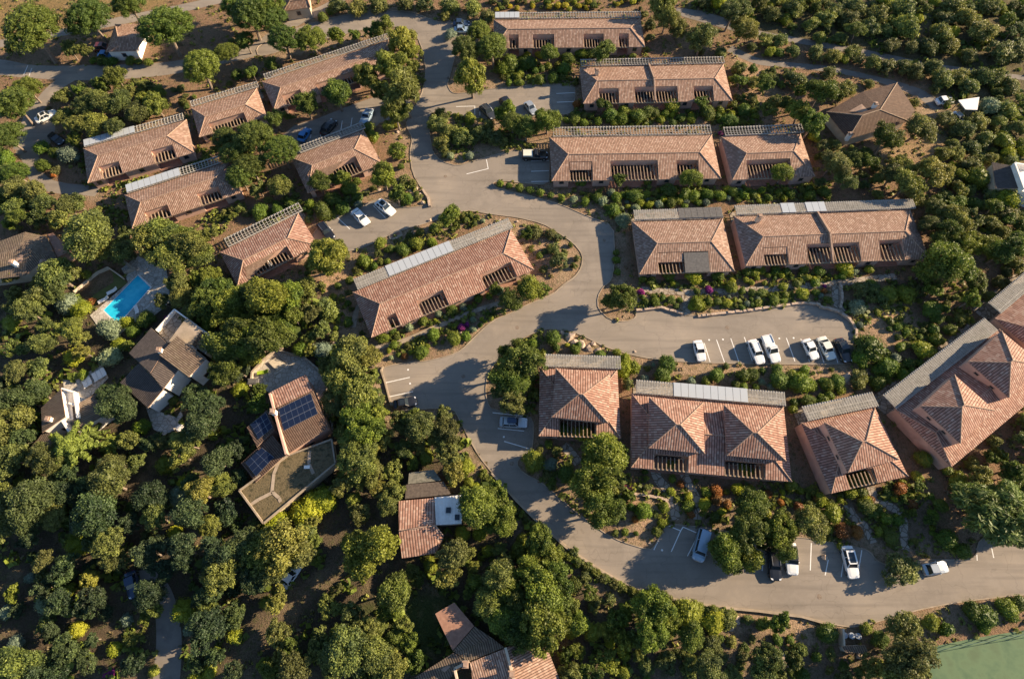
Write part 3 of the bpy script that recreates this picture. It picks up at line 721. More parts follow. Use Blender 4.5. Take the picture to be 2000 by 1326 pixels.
for k in HC:
    nv = {'O': 7, 'K': 5, 'G': 7, 'P': 4, 'F': 4, 'S': 3, 'W': 4, 'L': 4}.get(k, 2)
    for v in range(nv):
        for big in (0, 1):
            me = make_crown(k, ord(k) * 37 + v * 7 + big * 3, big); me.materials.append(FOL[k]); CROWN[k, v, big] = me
    if k in 'OGKPFTD':
        for v in range(3): CROWN[k, 'trunk', v] = make_trunk(k, v)
CROWN['nv'] = {k: {'O': 7, 'K': 5, 'G': 7, 'P': 4, 'F': 4, 'S': 3, 'W': 4, 'L': 4}.get(k, 2) for k in HC}
# ================================================================ the roads (outlines traced on the ground)
MAIN = [(806,270),(800,300),(806,340),(824,370),(842,390),(832,402),(792,407),(772,398),(752,389),(731,391),(697,408),(660,421),(625,440),(608,462),(618,490),(640,497),(684,491),(718,481),(765,457),(785,450),(820,440),(860,428),(905,410),
 (960,419),(1010,425),(1060,437),(1090,455),(1120,475),(1138,498),(1136,522),(1122,542),(1100,556),(1080,575),(1030,595),(995,613),(960,627),(925,660),(901,684),(877,695),(830,706),(800,707),(755,715),(745,722),(752,745),(765,790),(775,803),
 (850,797),(887,799),(900,825),(915,855),(935,890),(960,922),(1011,978),(1045,1012),(1109,1069),(1181,1117),(1242,1148),(1327,1171),(1415,1185),(1480,1191),(1565,1202),(1626,1219),(1670,1225),(1718,1212),(1785,1192),(1864,1176),(2000,1160),(2160,1150),
 (2160,1050),(2000,1058),(1950,1050),(1912,1050),(1905,1090),(1870,1093),(1800,1092),(1780,1100),(1735,1104),(1712,1095),(1700,1078),(1684,1070),(1620,1058),(1560,1048),(1460,1045),(1380,1030),(1304,1022),(1290,1045),(1275,1072),(1259,1071),(1215,1058),(1177,1039),
 (1106,985),(1062,944),(1021,923),(1008,905),(1020,888),(1038,885),(1042,850),(1041,818),(1020,808),(962,800),(953,790),(948,765),(952,730),(975,700),(1000,674),(1028,657),(1062,643),(1086,644),(1113,646),(1140,657),(1184,679),(1242,696),(1300,705),(1380,709),
 (1480,711),(1560,712),(1655,712),(1666,700),(1670,672),(1672,645),(1660,622),(1630,607),(1599,597),(1572,592),(1530,596),(1480,605),(1420,612),(1360,617),(1333,614),(1310,606),(1259,603),(1240,607),(1243,620),(1221,629),(1191,625),(1168,604),(1167,580),(1178,560),(1194,548),
 (1199,522),(1200,490),(1198,441),(1150,424),(1096,400),(1040,384),(994,374),(965,365),(962,357),(980,353),(1020,358),(1072,362),(1073,330),(1073,300),(1060,291),(1011,292),(960,305),(921,316),(894,325),(862,316),(845,298),(840,270),(838,240),(840,222),(858,218),
 (884,223),(930,232),(1000,233),(1075,226),(1118,223),(1123,195),(1123,166),(1062,165),(960,174),(897,184),(882,182),(873,166),(880,145),(886,119),(895,95),(905,70),(925,60),(925,40),(890,40),(860,45),(835,36),(800,22),(735,20),(680,28),(630,40),(560,62),(520,82),(500,95),
 (505,112),(540,104),(585,86),(650,74),(735,52),(785,54),(815,72),(828,105),(832,150),(822,190),(802,222),(792,245)]
NW = [(-60,128,20),(0,132,20),(60,140,17),(150,143,20),(250,140,20),(320,135,18),(380,125,18),(440,112,17),(500,97,16),(540,66,13),(590,38,11),(650,8,10),(690,-20,10)]
NWB = [(170,135,16),(130,155,15),(100,178,14),(78,205,14),(65,225,18),(70,250,36),(62,285,34),(60,310,16),(66,335,14),(85,358,14),(120,368,13),(165,372,12),(190,376,10)]
UP = [(-60,95,11),(0,86,11),(60,74,11),(130,62,11),(215,45,12),(280,32,12),(350,18,12),(430,0,11),(520,-20,11)]
LOT = [(548,268),(575,245),(620,232),(690,204),(750,184),(800,190),(803,214),(780,226),(742,240),(720,262),(690,268),(640,286),(600,300),(552,298)]
TR1 = [(1320,22,10),(1380,35,16),(1432,52,12),(1480,66,9),(1560,80,8),(1650,96,9),(1740,114,9),(1810,128,8),(1900,140,7),(2060,160,6)]
TR2 = [(1425,95,10),(1480,120,9),(1550,128,7),(1620,136,8),(1700,152,7),(1790,180,12),(1835,212,14)]
DR1 = [(318,1420,22),(325,1326,26),(330,1250,24),(322,1180,20),(300,1130,14),(262,1130,14)]
TR3 = [(380,1420,18),(440,1326,18),(480,1270,18),(560,1190,18),(640,1130,18),(690,1080,18),(740,1020,20),(735,960,16)]
def road(name, pts, z, m):
    FLAT.append([p[:2] for p in pts]); ROADS.append([p[:2] for p in pts]); return sheet(name, pts, z, m)
mp_ = poly_px(chaikin(MAIN, 1))
road('road', mp_, .012, M['asphalt'])
for nm, c, z, m in (('road', NW, .008, 'asphalt'), ('road', NWB, .004, 'asphalt'), ('road', UP, .008, 'asphalt'), ('dirt_track', TR1, .008, 'track'), ('dirt_track', TR2, .008, 'track'), ('driveway', DR1, .008, 'track')):
    Lp, Rp = ribbon_px(c); road(nm, Lp + Rp[::-1], z, M[m])
road('parking_area', poly_px(LOT), .008, M['asphalt'])
Lp, Rp = ribbon_px(TR3); ROADS.append([p[:2] for p in Lp + Rp[::-1]]); TRACK3 = [p[:2] for p in Lp + Rp[::-1]]
# kerb all round the main road, a real step
def strip_along(name, pts, wdt, z0, z1, m, kind='structure', closed=True, label=None, cat=None, group=None, jit=0):
    b = MB(); n = len(pts); P = [Vector((p[0], p[1], 0)) for p in pts]; off = []
    for i in range(n):
        a = P[i - 1] if (i or closed) else P[i]; c = P[(i + 1) % n] if (i < n - 1 or closed) else P[i]
        d = (c - a).normalized(); off.append(Vector((-d.y, d.x, 0)) * wdt / 2)
    for i in range(n if closed else n - 1):
        j = (i + 1) % n; q = [P[i] + off[i], P[i] - off[i], P[j] - off[j], P[j] + off[j]]; h = z1 + random.uniform(-jit, jit)
        b.poly([(x.x, x.y, h) for x in q])
        for s, t in ((0, 3), (2, 1)): b.poly([(q[s].x, q[s].y, z0), (q[t].x, q[t].y, z0), (q[t].x, q[t].y, h), (q[s].x, q[s].y, h)])
        if jit or (not closed and i in (0, n - 2)):
            for s, t in ((1, 0), (3, 2)): b.poly([(q[s].x, q[s].y, z0), (q[t].x, q[t].y, z0), (q[t].x, q[t].y, h), (q[s].x, q[s].y, h)])
    o = b.build(name, m); tag(o, label, cat, group, kind); return o
strip_along('kerb', mp_, .14, -.1, .10, M['kerb'])
def line_px(pts, z=0): return [G(x, y, z) for x, y in pts]
# painted lines
for i_, (x_, y_) in enumerate(((512, 88), (1010, 640), (870, 345), (1420, 640), (1000, 905), (1600, 1165), (1180, 470), (905, 735))):
    p_ = G(x_, y_); b_ = MB(); b_.disc(p_, .36, .013, .022, 14)
    tag(b_.build('manhole_cover', M['bark'], base=(p_.x, p_.y, 0)), 'round dark manhole cover in the asphalt ' + ('of the upper left road', 'at the central junction', 'of the upper road bend', 'of the right car park', 'of the lower road, upper part', 'near the bottom parked cars', 'of the central bend', 'by the lower left car park')[i_], 'manhole cover', 'manhole covers in the road')
LINES = []
def zl(x0, y0, *seg):
    for a in seg: LINES.append([(x0 + x / 2.946, y0 + y / 2.946) for x, y in a])
zl(960, 440, [(1224, 680), (1257, 785)], [(1295, 660), (1340, 787)], [(1377, 652), (1422, 783)], [(1455, 645), (1500, 780)], [(8, 1078), (190, 1098)], [(38, 1168), (185, 1183)], [(75, 1243), (210, 1283)])
zl(1480, 440, [(165, 650), (213, 780)], [(248, 655), (297, 783)], [(335, 660), (380, 788)], [(430, 670), (460, 790)], [(520, 690), (545, 785)])
zl(480, 440, [(808, 905), (942, 875)], [(830, 985), (960, 957)], [(860, 1060), (985, 1038)])
zl(960, 876, [(1010, 440), (1088, 472), (1035, 590)], [(965, 515), (935, 580)], [(1088, 472), (1102, 450), (1188, 487)], [(1210, 455), (1128, 615)])
zl(1480, 876, [(35, 610), (25, 700)], [(308, 545), (302, 697)], [(405, 640), (388, 725)], [(497, 620), (480, 735)], [(598, 585), (575, 730)], [(1258, 575), (1262, 640)], [(1345, 570), (1357, 625)])
zl(480, 0, [(530, 1255), (598, 1318)], [(600, 1228), (668, 1298)], [(735, 1185), (803, 1253)], [(455, 1285), (500, 1326)], [(380, 745), (372, 795)], [(440, 735), (430, 785)], [(497, 715), (490, 765)], [(555, 697), (548, 745)], [(612, 680), (605, 725)], [(728, 645), (720, 685)],
   [(1212, 615), (1318, 612), (1318, 660)], [(1347, 612), (1347, 665)], [(1407, 612), (1453, 683)], [(1272, 1002), (1395, 972), (1385, 920)])
zl(960, 0, [(375, 540), (478, 535)], [(378, 590), (478, 586)], [(230, 928), (330, 925)], [(230, 987), (330, 984)], [(230, 1046), (333, 1044)])
zl(0, 0, [(160, 380), (137, 432)], [(183, 395), (168, 438)], [(268, 705), (335, 640)])
b = MB()
for ln in LINES:
    P = line_px(ln)
    for a, c in zip(P, P[1:]):
        d = (c - a).normalized(); n = Vector((-d.y, d.x, 0)) * .065; a = a - d * .06; c = c + d * .06
        q = [a - n, c - n, c + n, a + n]
        b.poly([(x.x, x.y, .016 + .0005 * (len(b.f) % 3)) for x in q])
for x, y in ((1385,664),(1412,663),(1506,661),(1550,660),(797,722),(801,749),(984,853),(1293,1074),(1522,661)):
    p = G(x, y); b.disc(p, .16, .0165, .019, 8)
tag(b.build('parking_lines', M['paint']), kind='structure')

# ================================================================ houses
hip_house('topmost long house with four recessed terraces and one white pergola panel', (967,39),(1252,37),(1259,92),(961,95),(991,58),(1231,55),
 notch=[(994,1013,.72),(1041,1083,.72),(1140,1180,.72),(1209,1228,.72)], perg=((967,27),(1250,24)), panels=[(967,1014,'panel')])
hip_house('stepped double house above the north car park with tall shrubs before it', (1134,131),(1415,126),(1429,197),(1137,203),(1166,158),(1396,154),
 notch=[(1171,1210,.66),(1241,1325,.70),(1357,1395,.68)], perg=((1134,117),(1412,113)), step=1280, chimneys=[(1166,140)])
hip_house('longest house of the right middle with its left end at the parking bays', (1075,267),(1394,265),(1405,349),(1075,354),(1110,301),(1367,299),
 notch=[(1113,1158,.72),(1194,1287,.74),(1324,1366,.72)], perg=((1080,249),(1386,247)), strip=[(1115,1156,.42,.70)])
hip_house('short house with one wide terrace, right beside the longest hillside house', (1413,265),(1570,263),(1586,345),(1425,352),(1458,298),(1551,298),
 notch=[(1462,1548,.74)], perg=((1412,247),(1565,247)), inset=.2)
hip_house('squarish house with a flat grey awning over its terrace, left of the double house', (1237,430),(1415,429),(1432,530),(1245,536),(1284,475),(1389,473),
 dense=True, notch=[(1287,1387,.70)], perg=((1237,410),(1408,409)), panels=[(1323,1408,'greypanel')], strip=[(1287,1337,.38,.68)], awn=[(1339,1386,.0,.66)])
hip_house('wide stepped double house with two white panels in its pergola', (1438,420),(1785,411),(1809,506),(1450,520),(1490,460),(1769,454),
 dense=True, notch=[(1494,1541,.62),(1580,1683,.68),(1722,1768,.72)], perg=((1434,400),(1782,393)), panels=[(1522,1549,'panel'),(1570,1608,'panel')], step=1628, chimneys=[(1483,425)], strip=[(1495,1540,.38,.6)], inset=.25)
hip_house('large tiled house inside the road bend with pale blue panels along its pergola', (692,571),(998,447),(1043,527),(723,660),(742,593),(984,496),
 dense=True, notch=[(764,783,.50),(826,878,.62),(950,1010,.62)], perg=((691,546),(992,428)), panels=[(750,874,'panel')], roof='roof_red', strip=[(762,784,.50,.78)])
hip_house('red tiled house left of the parked white cars in the middle', (435,479),(597,421),(612,484),(453,565),(472,503),(565,471),
 notch=[(484,574,.68)], perg=((435,460),(587,404)), roof='roof_red')
hip_house('tiled house right below the upper left car park with green creeper over its terrace', (572,307),(714,252),(742,321),(597,379),(609,322),(693,293),
 notch=[(615,708,.72)], perg=((582,288),(707,239)))
hip_house('long house of the upper left half hidden behind tall soft pines', (517,158),(755,80),(792,127),(529,217),(548,171),(748,105),
 notch=[(560,595,.60),(625,700,.60)], perg=((516,148),(760,64)))
hip_house('short house with pergola terrace, between two longer upper left houses', (373,215),(502,169),(520,228),(390,268),(401,229),(479,204),
 notch=[(415,484,.62)], perg=((373,202),(501,158)))
hip_house('house with two terraces and half covered pergola beside the far left driveway', (164,297),(360,229),(382,297),(171,358),(192,308),(326,263),
 notch=[(200,240,.55),(303,345,.60)], perg=((165,282),(355,217)), panels=[(165,262,'panel')])
hip_house('house with half glazed pergola below the far left driveway house', (247,377),(455,316),(474,375),(254,449),(275,395),(421,348),
 notch=[(290,335,.55),(394,436,.60)], perg=((246,363),(441,302)), panels=[(246,349,'panel')])
hip_house('small cottage between two large umbrella pines at the upper left', (216,54),(272,41),(277,99),(214,101),(234,63),(281,82), ze=2.6, rise=1.6, name='tiled_cottage', group=None, wall='white', cat='cottage', inset=.3)
hip_house('small beige cottage cut off by the top edge of the photo', (550,-12),(598,-16),(611,14),(556,22),(566,2),(600,-2), ze=2.6, rise=1.4, name='tiled_cottage', group=None, wall='beige', cat='cottage', inset=.3)
# houses with raised pyramid-roofed storeys
TG = 'houses with pyramid roofs below the right car park'
r, bs, Q = hip_house('house with one pyramid roof and a planted notch, beside the upward road bend', (1062,711),(1214,728),(1204,856),(1044,851),(1104,778),(1160,782), ze=2.6, rise=1.5,
 dense=True, notch=[(1092,1164,.62)], perg=((1066,687),(1211,703)), roof='roof_red', group=TG, name='pyramid_roof_house', inset=.3)
tower_top(r, bs, [(1076,813),(1183,827),(1197,729),(1086,720)], (1135,770), 4.5, 6.5, 2.6)
r, bs, Q = hip_house('house with twin pyramid roofs and white pergola panels', (1238,767),(1538,796),(1539,940),(1228,912),(1290,842),(1480,855), ze=2.6, rise=1.5,
 dense=True, notch=[(1276,1344,.40),(1415,1495,.40)], perg=((1243,742),(1531,768)), panels=[(1315,1459,'panel')], roof='roof_red', group=TG, name='pyramid_roof_house', inset=.3)
tower_top(r, bs, [(1264,874),(1374,886),(1376,786),(1270,776)], (1325,829), 4.5, 6.5, 2.6)
tower_top(r, bs, [(1415,888),(1524,900),(1536,801),(1418,792)], (1475,845), 4.5, 6.5, 2.6)
r, bs, Q = hip_house('tilted house with one pyramid roof, right of the twin pyramid house', (1572,824),(1714,794),(1768,931),(1616,965),(1645,878),(1702,866), ze=2.8, rise=1.4,
 dense=True, notch=[(1660,1715,.40)], perg=((1566,795),(1702,767)), roof='roof_red', group=TG, name='pyramid_roof_house', inset=.12)
tower_top(r, bs, [(1647,922),(1749,902),(1714,797),(1618,826)], (1688,862), 5.2, 7.2, 2.6, inset=.08)
r, bs, Q = hip_house('diagonal house with two pyramid roofs at the right edge', (1752,800),(1953,638),(2058,745),(1857,913),(1828,845),(2000,705), ze=2.9, rise=1.4,
 dense=True, perg=((1733,781),(1913,615)), roof='roof_red', group=TG, name='pyramid_roof_house', inset=.12, cap='ridge')
tower_top(r, bs, [(1874,866),(1942,803),(1865,730),(1799,793)], (1881,793), 5.4, 7.5, 2.7, inset=.08)
tower_top(r, bs, [(1969,778),(2034,716),(1959,644),(1892,705)], (1976,706), 5.4, 7.5, 2.7, inset=.08)
hip_house('house cut off by the right edge above the diagonal house', (1950,617),(2060,520),(2130,600),(2020,700),(2010,640),(2080,580), ze=2.9, rise=1.4,
 dense=True, perg=((1932,594),(2035,500)), roof='roof_red', group=TG, name='pyramid_roof_house', inset=.12)

def multi(name, label, quads, cat='house', chim=(), extra=None, base_z=0.0):
    """house of several roof or terrace slabs. quads: (points (px,py,z), material, wall material, eave pair)"""
    allp = [G(*p) for q in quads for p in q[0]]; c = sum(allp, Vector((0, 0, 0))) / len(allp); base = Vector((c.x, c.y, 0))
    root = empty(name, base, label, cat)
    for pts, rm, wm, ev, nm in quads:
        P = [G(*p) for p in pts]; b = MB(); slope_face(b, P, P[ev[1]] - P[ev[0]], t=.16)
        b.build(nm, [M[rm], M['ridge'] if rm.startswith('roof') else M[rm]], root, base)
        if wm:
            cc = sum(P, Vector((0, 0, 0))) / len(P); b = MB()
            S = []
            for p in P:
                d = cc - p; d.z = 0; S.append(p + d.normalized() * .3)
            for i in range(len(S)):
                a, d = S[i], S[(i + 1) % len(S)]; b.poly([(a.x, a.y, 0), (d.x, d.y, 0), (d.x, d.y, d.z - .1), (a.x, a.y, a.z - .1)])
                if (d - a).length > 3.5 and a.z > 2:
                    e = Vector((d.x - a.x, d.y - a.y, 0)).normalized(); nr = Vector((e.y, -e.x, 0)); m_ = (a + d) / 2
                    if nr.dot(m_ - cc) < 0: nr = -nr
                    win(root, base, Vector((m_.x, m_.y, 0)), e, nr, 1.1, 1.0, .9)
            b.build('wall', M[wm], root, base)
        HOUSES.append([(p.x, p.y) for p in P]); FLAT.append(expand([(p.x, p.y) for p in P], 1.2))
    for x, y, z in chim: chimney(root, base, G(x, y, z), Vector((1, 0, 0)), z - 1.6, z, 'white', .32)
    return root, base
def zq(x0, y0, *p): return [(x0 + x / 2.946, y0 + y / 2.946, z) for x, y, z in p]
# brown hipped house
rt, bs = multi('brown_roof_house', 'large brown roofed hipped house at the upper right hillside', [
 ([(1614,219,2.8),(1684,180,2.9),(1752,162,3.0),(1719,215,5.0),(1684,226,5.0)], 'roof_brown', None, (0, 2), 'roof'),
 ([(1752,162,3.0),(1787,215,2.8),(1775,237,2.8),(1719,215,5.0)], 'roof_brown', None, (1, 0), 'roof'),
 ([(1775,237,2.8),(1656,272,2.7),(1684,226,5.0),(1719,215,5.0)], 'roof_brown', None, (1, 0), 'roof'),
 ([(1656,272,2.7),(1614,219,2.8),(1684,226,5.0)], 'roof_brown', None, (1, 0), 'roof')], chim=[(1711,203,5.6), (1661,262,4.0)])
b = MB(); W = [G(*p) for p in ((1614,219,2.8),(1684,180,2.9),(1752,162,3.0),(1787,215,2.8),(1775,237,2.8),(1656,272,2.7))]
cc = sum(W, Vector((0, 0, 0))) / 6; W = [p.lerp(cc, .08) for p in W]; b.prism([p[:2] for p in W], 0, 2.62); b.build('wall', M['beige'], rt, bs)
b = MB(); ridge_line(b, [G(1614,219,2.8), G(1684,226,5), G(1719,215,5), G(1752,162,3)]); ridge_line(b, [G(1656,272,2.7), G(1684,226,5)]); ridge_line(b, [G(1719,215,5), G(1775,237,2.8)]); b.build('ridge_tiles', M['ridge_dark'], rt, bs)
# mossy roofed house, left edge
rt, bs = multi('mossy_roof_house', 'grey mossy roofed house cut off by the left edge', [
 ([(-30,482,3),(49,453,3),(38,484,4.5),(-20,502,4.5)], 'roof_grey', None, (0, 1), 'roof'), ([(49,453,3),(90,462,3),(56,490,4.5),(38,484,4.5)], 'roof_grey', None, (0, 1), 'roof'),
 ([(90,462,3),(111,506,3),(56,490,4.5)], 'roof_grey', None, (0, 1), 'roof'), ([(111,506,3),(80,512,3),(48,538,3),(56,490,4.5)], 'roof_grey', None, (0, 2), 'roof'),
 ([(48,538,3),(-30,548,3),(-20,502,4.5),(38,484,4.5),(56,490,4.5)], 'roof_grey', None, (1, 0), 'roof')], chim=[(22,511,4.9), (83,511,4.2)])
b = MB(); b.prism([G(x, y, 3)[:2] for x, y in ((-30,490),(47,459),(85,467),(105,505),(50,532),(-30,542))], 0, 2.85); b.build('wall', M['beige'], rt, bs)
multi('garden_shed', 'small flat pink roofed annex beside the mossy roofed house', [([(92,458,2.6),(104,455,2.6),(136,492,2.6),(112,503,2.6)], 'patio', 'pink', (0, 1), 'roof')], cat='shed')
# villa below the pool
rt, bs = multi('dark_roof_villa', 'white villa with several dark brown roofs, right below the swimming pool', [
 (zq(0, 440, (870,590,5.0), (968,685,5.4), (865,850,5.4), (742,735,4.6)), 'roof_dark', 'white', (3, 2), 'roof'),
 (zq(0, 440, (972,690,5.4), (1025,830,4.7), (940,940,4.6), (868,855,5.4)), 'roof_dark', 'white', (2, 1), 'roof'),
 (zq(0, 440, (800,790,4.3), (690,905,3.4), (850,1050,3.3), (938,945,4.3)), 'roof_dark', 'white', (1, 2), 'roof'),
 (zq(0, 440, (1020,635,6.0), (1187,765,5.0), (1085,872,4.9), (915,745,6.0)), 'roof_grey', 'white', (1, 2), 'roof'),
 (zq(0, 440, (905,612,2.9), (1010,492,2.9), (1205,632,2.9), (1185,742,2.9), (1030,640,2.9), (968,680,2.9)), 'flags', 'white', (0, 1), 'roof_terrace')], chim=[(310,683,6.6)])
b = MB()
for (x0, y0), (x1, y1) in (((905,610),(1010,490)), ((1010,490),(1205,632)), ((1205,632),(1190,745))):
    b.beam(G(x0 / 2.946, 440 + y0 / 2.946, 3.3), G(x1 / 2.946, 440 + y1 / 2.946, 3.3), .22, .9)
b.build('parapet', M['white'], rt, bs)
P = [G(*p) for p in zq(0, 440, (1072,532,4.6), (1158,602,4.6), (1100,692,4.6), (972,665,4.6))]; b = MB(); b.prism([p[:2] for p in P], 4.4, 4.6); b.build('flat_canopy', M['kerb'], rt, bs)
b = MB(); [b.beam((p.x * .98 + P[0].x * .02, p.y, 2.9), (p.x * .98 + P[0].x * .02, p.y, 4.4), .2, .2) for p in P]; b.build('posts', M['white'], rt, bs)
# white house lower left
rt, bs = multi('white_house', 'small white house with sunlit walls and split dark roof at the far left', [
 (zq(0, 440, (350,942,4.4), (376,1100,4.6), (242,1192,3.8), (236,1050,3.6)), 'roof_grey', 'white', (2, 3), 'roof'),
 (zq(0, 440, (362,945,3.0), (435,965,3.0), (458,1108,3.0), (378,1125,3.0)), 'white', 'white', (0, 1), 'roof_terrace'),
 (zq(0, 440, (415,1045,3.6), (555,965,2.8), (610,1085,2.8), (430,1192,3.6)), 'roof_grey', 'white', (1, 2), 'roof'),
 (zq(0, 440, (245,1195,2.6), (180,1272,2.2), (240,1300,2.2), (370,1200,3.0)), 'roof_grey', 'white', (1, 2), 'roof')], chim=[(93,818,4.8)])
b = MB(); b.beam(G(148,767,3.5), G(155,817,3.5), .25, 1.0); b.beam(G(124,760,3.5), G(148,767,3.5), .25, 1.0); b.beam(G(137,788,3.4), G(148,792,3.4), .25, .8); b.beam(G(127,822,2.9), G(142,846,2.9), .3, 1.6); b.build('parapet', M['white'], rt, bs)
# solar house
rt, bs = multi('solar_panel_house', 'pink walled house with three blue solar arrays and a planted flat roof', [
 ([(528,766,4.3),(597,731,4.3),(610,762,4.6),(540,796,4.6)], 'roof_red', 'pink', (0, 1), 'roof'),
 ([(541,797,4.9),(611,763,4.9),(641,835,3.7),(560,888,3.7)], 'roof_brown', 'pink', (3, 2), 'roof'),
 ([(482,834,3.6),(522,800,3.9),(536,838,3.9),(502,873,3.6)], 'roof_brown', 'pink', (3, 2), 'roof'),
 ([(470,905,3.0),(532,849,3.6),(560,886,3.6),(499,942,3.0)], 'roof_brown', 'pink', (3, 2), 'roof'),
 ([(468,958,2.8),(562,890,2.8),(648,858,2.8),(655,905,2.8),(515,1022,2.8)], 'planted', 'beige', (0, 1), 'planted_roof')], chim=[(532,803,6.0)])
b = MB()
for a, d in (((468,958),(562,890)), ((562,890),(648,858)), ((648,858),(655,905)), ((655,905),(515,1022)), ((515,1022),(468,958))): b.beam(G(*a, 2.92), G(*d, 2.92), .24, .4)
b.build('parapet', M['kerb'], rt, bs)
b = MB(); b.beam(G(529,770,4.5), G(561,888,4.1), .30, 1.2); b.build('gable_wall', M['pink'], rt, bs)
b = MB(); z = 2.86
for ln in (((545,900),(535,925),(531,960),(545,972),(548,980)), ((531,962),(505,975),(490,985)), ((605,880),(603,905),(612,925))):
    P = [G(x, y, z) for x, y in ln]
    for p, q in zip(P, P[1:]):
        d = (q - p).normalized(); nn = Vector((-d.y, d.x, 0)) * .25; b.poly([p - nn, q - nn, q + nn, p + nn])
b.build('garden_path', M['kerb'], rt, bs)
SOLAR = mat('solar_cell_glass', (.008, .014, .036), .22, spec=.4)
def solar(pts, nu, nv):
    P = [G(*p) for p in pts]; n = (P[1] - P[0]).cross(P[3] - P[0]).normalized(); n = n if n.z > 0 else -n
    fr = MB(); gl = MB()
    def S(u, v, h): a = P[0].lerp(P[1], u); c = P[3].lerp(P[2], u); return a.lerp(c, v) + n * h
    q = [S(0, 0, .12), S(1, 0, .12), S(1, 1, .12), S(0, 1, .12)]; q2 = [p - n * .06 for p in q]
    fr.poly(q); [fr.poly([q2[i], q2[(i + 1) % 4], q[(i + 1) % 4], q[i]]) for i in range(4)]
    o = fr.build('solar_panel', RIM, rt, bs)
    for i in range(nu):
        for j in range(nv):
            u0, u1, v0, v1 = (i + .035) / nu, (i + .965) / nu, (j + .03) / nv, (j + .97) / nv
            gl.poly([S(u0, v0, .14), S(u1, v0, .14), S(u1, v1, .14), S(u0, v1, .14)])
    gl.build('solar_cells', SOLAR, o, bs)
solar([(544,799,4.85),(607,768,4.85),(621,808,4.20),(555,841,4.20)], 6, 3)
solar([(490,829,3.65),(520,806,3.85),(533,835,3.85),(506,858,3.65)], 3, 3)
solar([(480,903,3.25),(512,874,3.55),(536,893,3.50),(501,930,3.15)], 3, 3)
b = MB(); p = G(594,912,3.2); b.beam(p, p + Vector((.9, 0, .1)), .5, .12); b.beam(p + Vector((.45, 0, -.4)), p + Vector((.45, 0, 0)), .1, .1); b.build('satellite_dish', M['white'], rt, bs)
# cottage with white metal roof
rt, bs = multi('white_metal_roof_cottage', 'cottage with one half red tiles and one half white metal roof', [
 ([(779,978,3.0),(848,972,3.0),(850,1026,4.2),(779,1036,4.2)], 'roof_red', 'pink', (0, 1), 'roof'),
 ([(779,1037,4.2),(850,1027,4.2),(866,1046,3.4),(850,1080,3.0),(785,1090,3.0)], 'roof_red', 'pink', (4, 3), 'roof'),
 ([(849,971,3.0),(903,966,3.0),(901,1022,3.6),(852,1025,3.6)], 'white', 'white', (0, 1), 'metal_roof')])
b = MB(); ridge_line(b, [G(779,1036,4.2), G(850,1026,4.2), G(866,1046,3.4)]); b.build('ridge_tiles', M['ridge'], rt, bs)
for x, y in ((876,996), (893,1010)):
    c = G(x, y, 3.5); b = MB(); b.prism([(c.x - .35, c.y - .4), (c.x + .35, c.y - .4), (c.x + .35, c.y + .4), (c.x - .35, c.y + .4)], 3.2, 3.62); b.build('skylight', M['glass'], rt, bs)
b = MB(); 
for k in range(9):
    u = k / 8; a = G(849 + 54 * u, 971 - 5 * u, 3.0); d = G(852 + 49 * u, 1025 - 3 * u, 3.6); b.beam(a + Vector((0, 0, .02)), d + Vector((0, 0, .02)), .06, .08)
b.build('roof_seams', M['white'], rt, bs)
b = MB(); b.tube([G(838,1022,4.3), G(838,1022,4.3) + Vector((0, 0, 2))], .04, 5); t = G(838,1022,4.3) + Vector((0, 0, 1.9)); [b.beam(t + Vector((-.7, dy, 0)), t + Vector((.7, dy, 0)), .04, .04) for dy in (-.25, 0, .25)]; b.build('aerial', RIM, rt, bs)
multi('board_shed', 'dark shed of weathered boards against the white metal roof cottage', [
 ([(799,923,2.4),(847,917,2.4),(862,938,2.6),(797,945,2.6)], 'wood', 'darkwood', (0, 1), 'roof'), ([(793,946,2.7),(866,940,2.7),(881,965,3.0),(791,974,3.0)], 'darkwood', 'darkwood', (0, 1), 'roof')], cat='shed')
# bottom house
rt, bs = multi('tiled_farmhouse', 'house with several tiled roofs cut off by the bottom edge', [
 ([(850,1198,2.6),(887,1176,2.6),(926,1222,2.6),(884,1270,2.6)], 'patio', 'beige', (0, 1), 'flat_roof'),
 ([(885,1271,2.7),(927,1223,2.7),(962,1246,2.8),(889,1274,2.75)], 'roof_grey', 'beige', (0, 1), 'roof'),
 ([(811,1322,2.8),(886,1274,2.8),(912,1292,3.7),(850,1352,3.7)], 'roof_grey', 'beige', (0, 1), 'roof'),
 ([(888,1273,2.8),(962,1246,2.8),(985,1264,3.8),(914,1292,3.8)], 'roof_grey', 'beige', (0, 1), 'roof'),
 ([(918,1293,4.0),(986,1266,4.2),(1008,1335,4.0),(928,1362,3.6)], 'roof', 'beige', (0, 1), 'roof'),
 ([(988,1264,4.3),(1064,1252,3.2),(1098,1340,3.0),(1010,1345,4.3)], 'roof', 'beige', (2, 1), 'roof')], chim=[(909,1297,5.2), (999,1316,5.3)])
b = MB(); b.beam(G(987,1264,4.4), G(1009,1345,4.4), .35, .5); b.beam(G(888,1305,4.0), G(916,1291,4.0), .3, .5); b.beam(G(888,1305,4.0), G(897,1345,4.0), .3, .5); b.build('parapet', M['beige'], rt, bs)
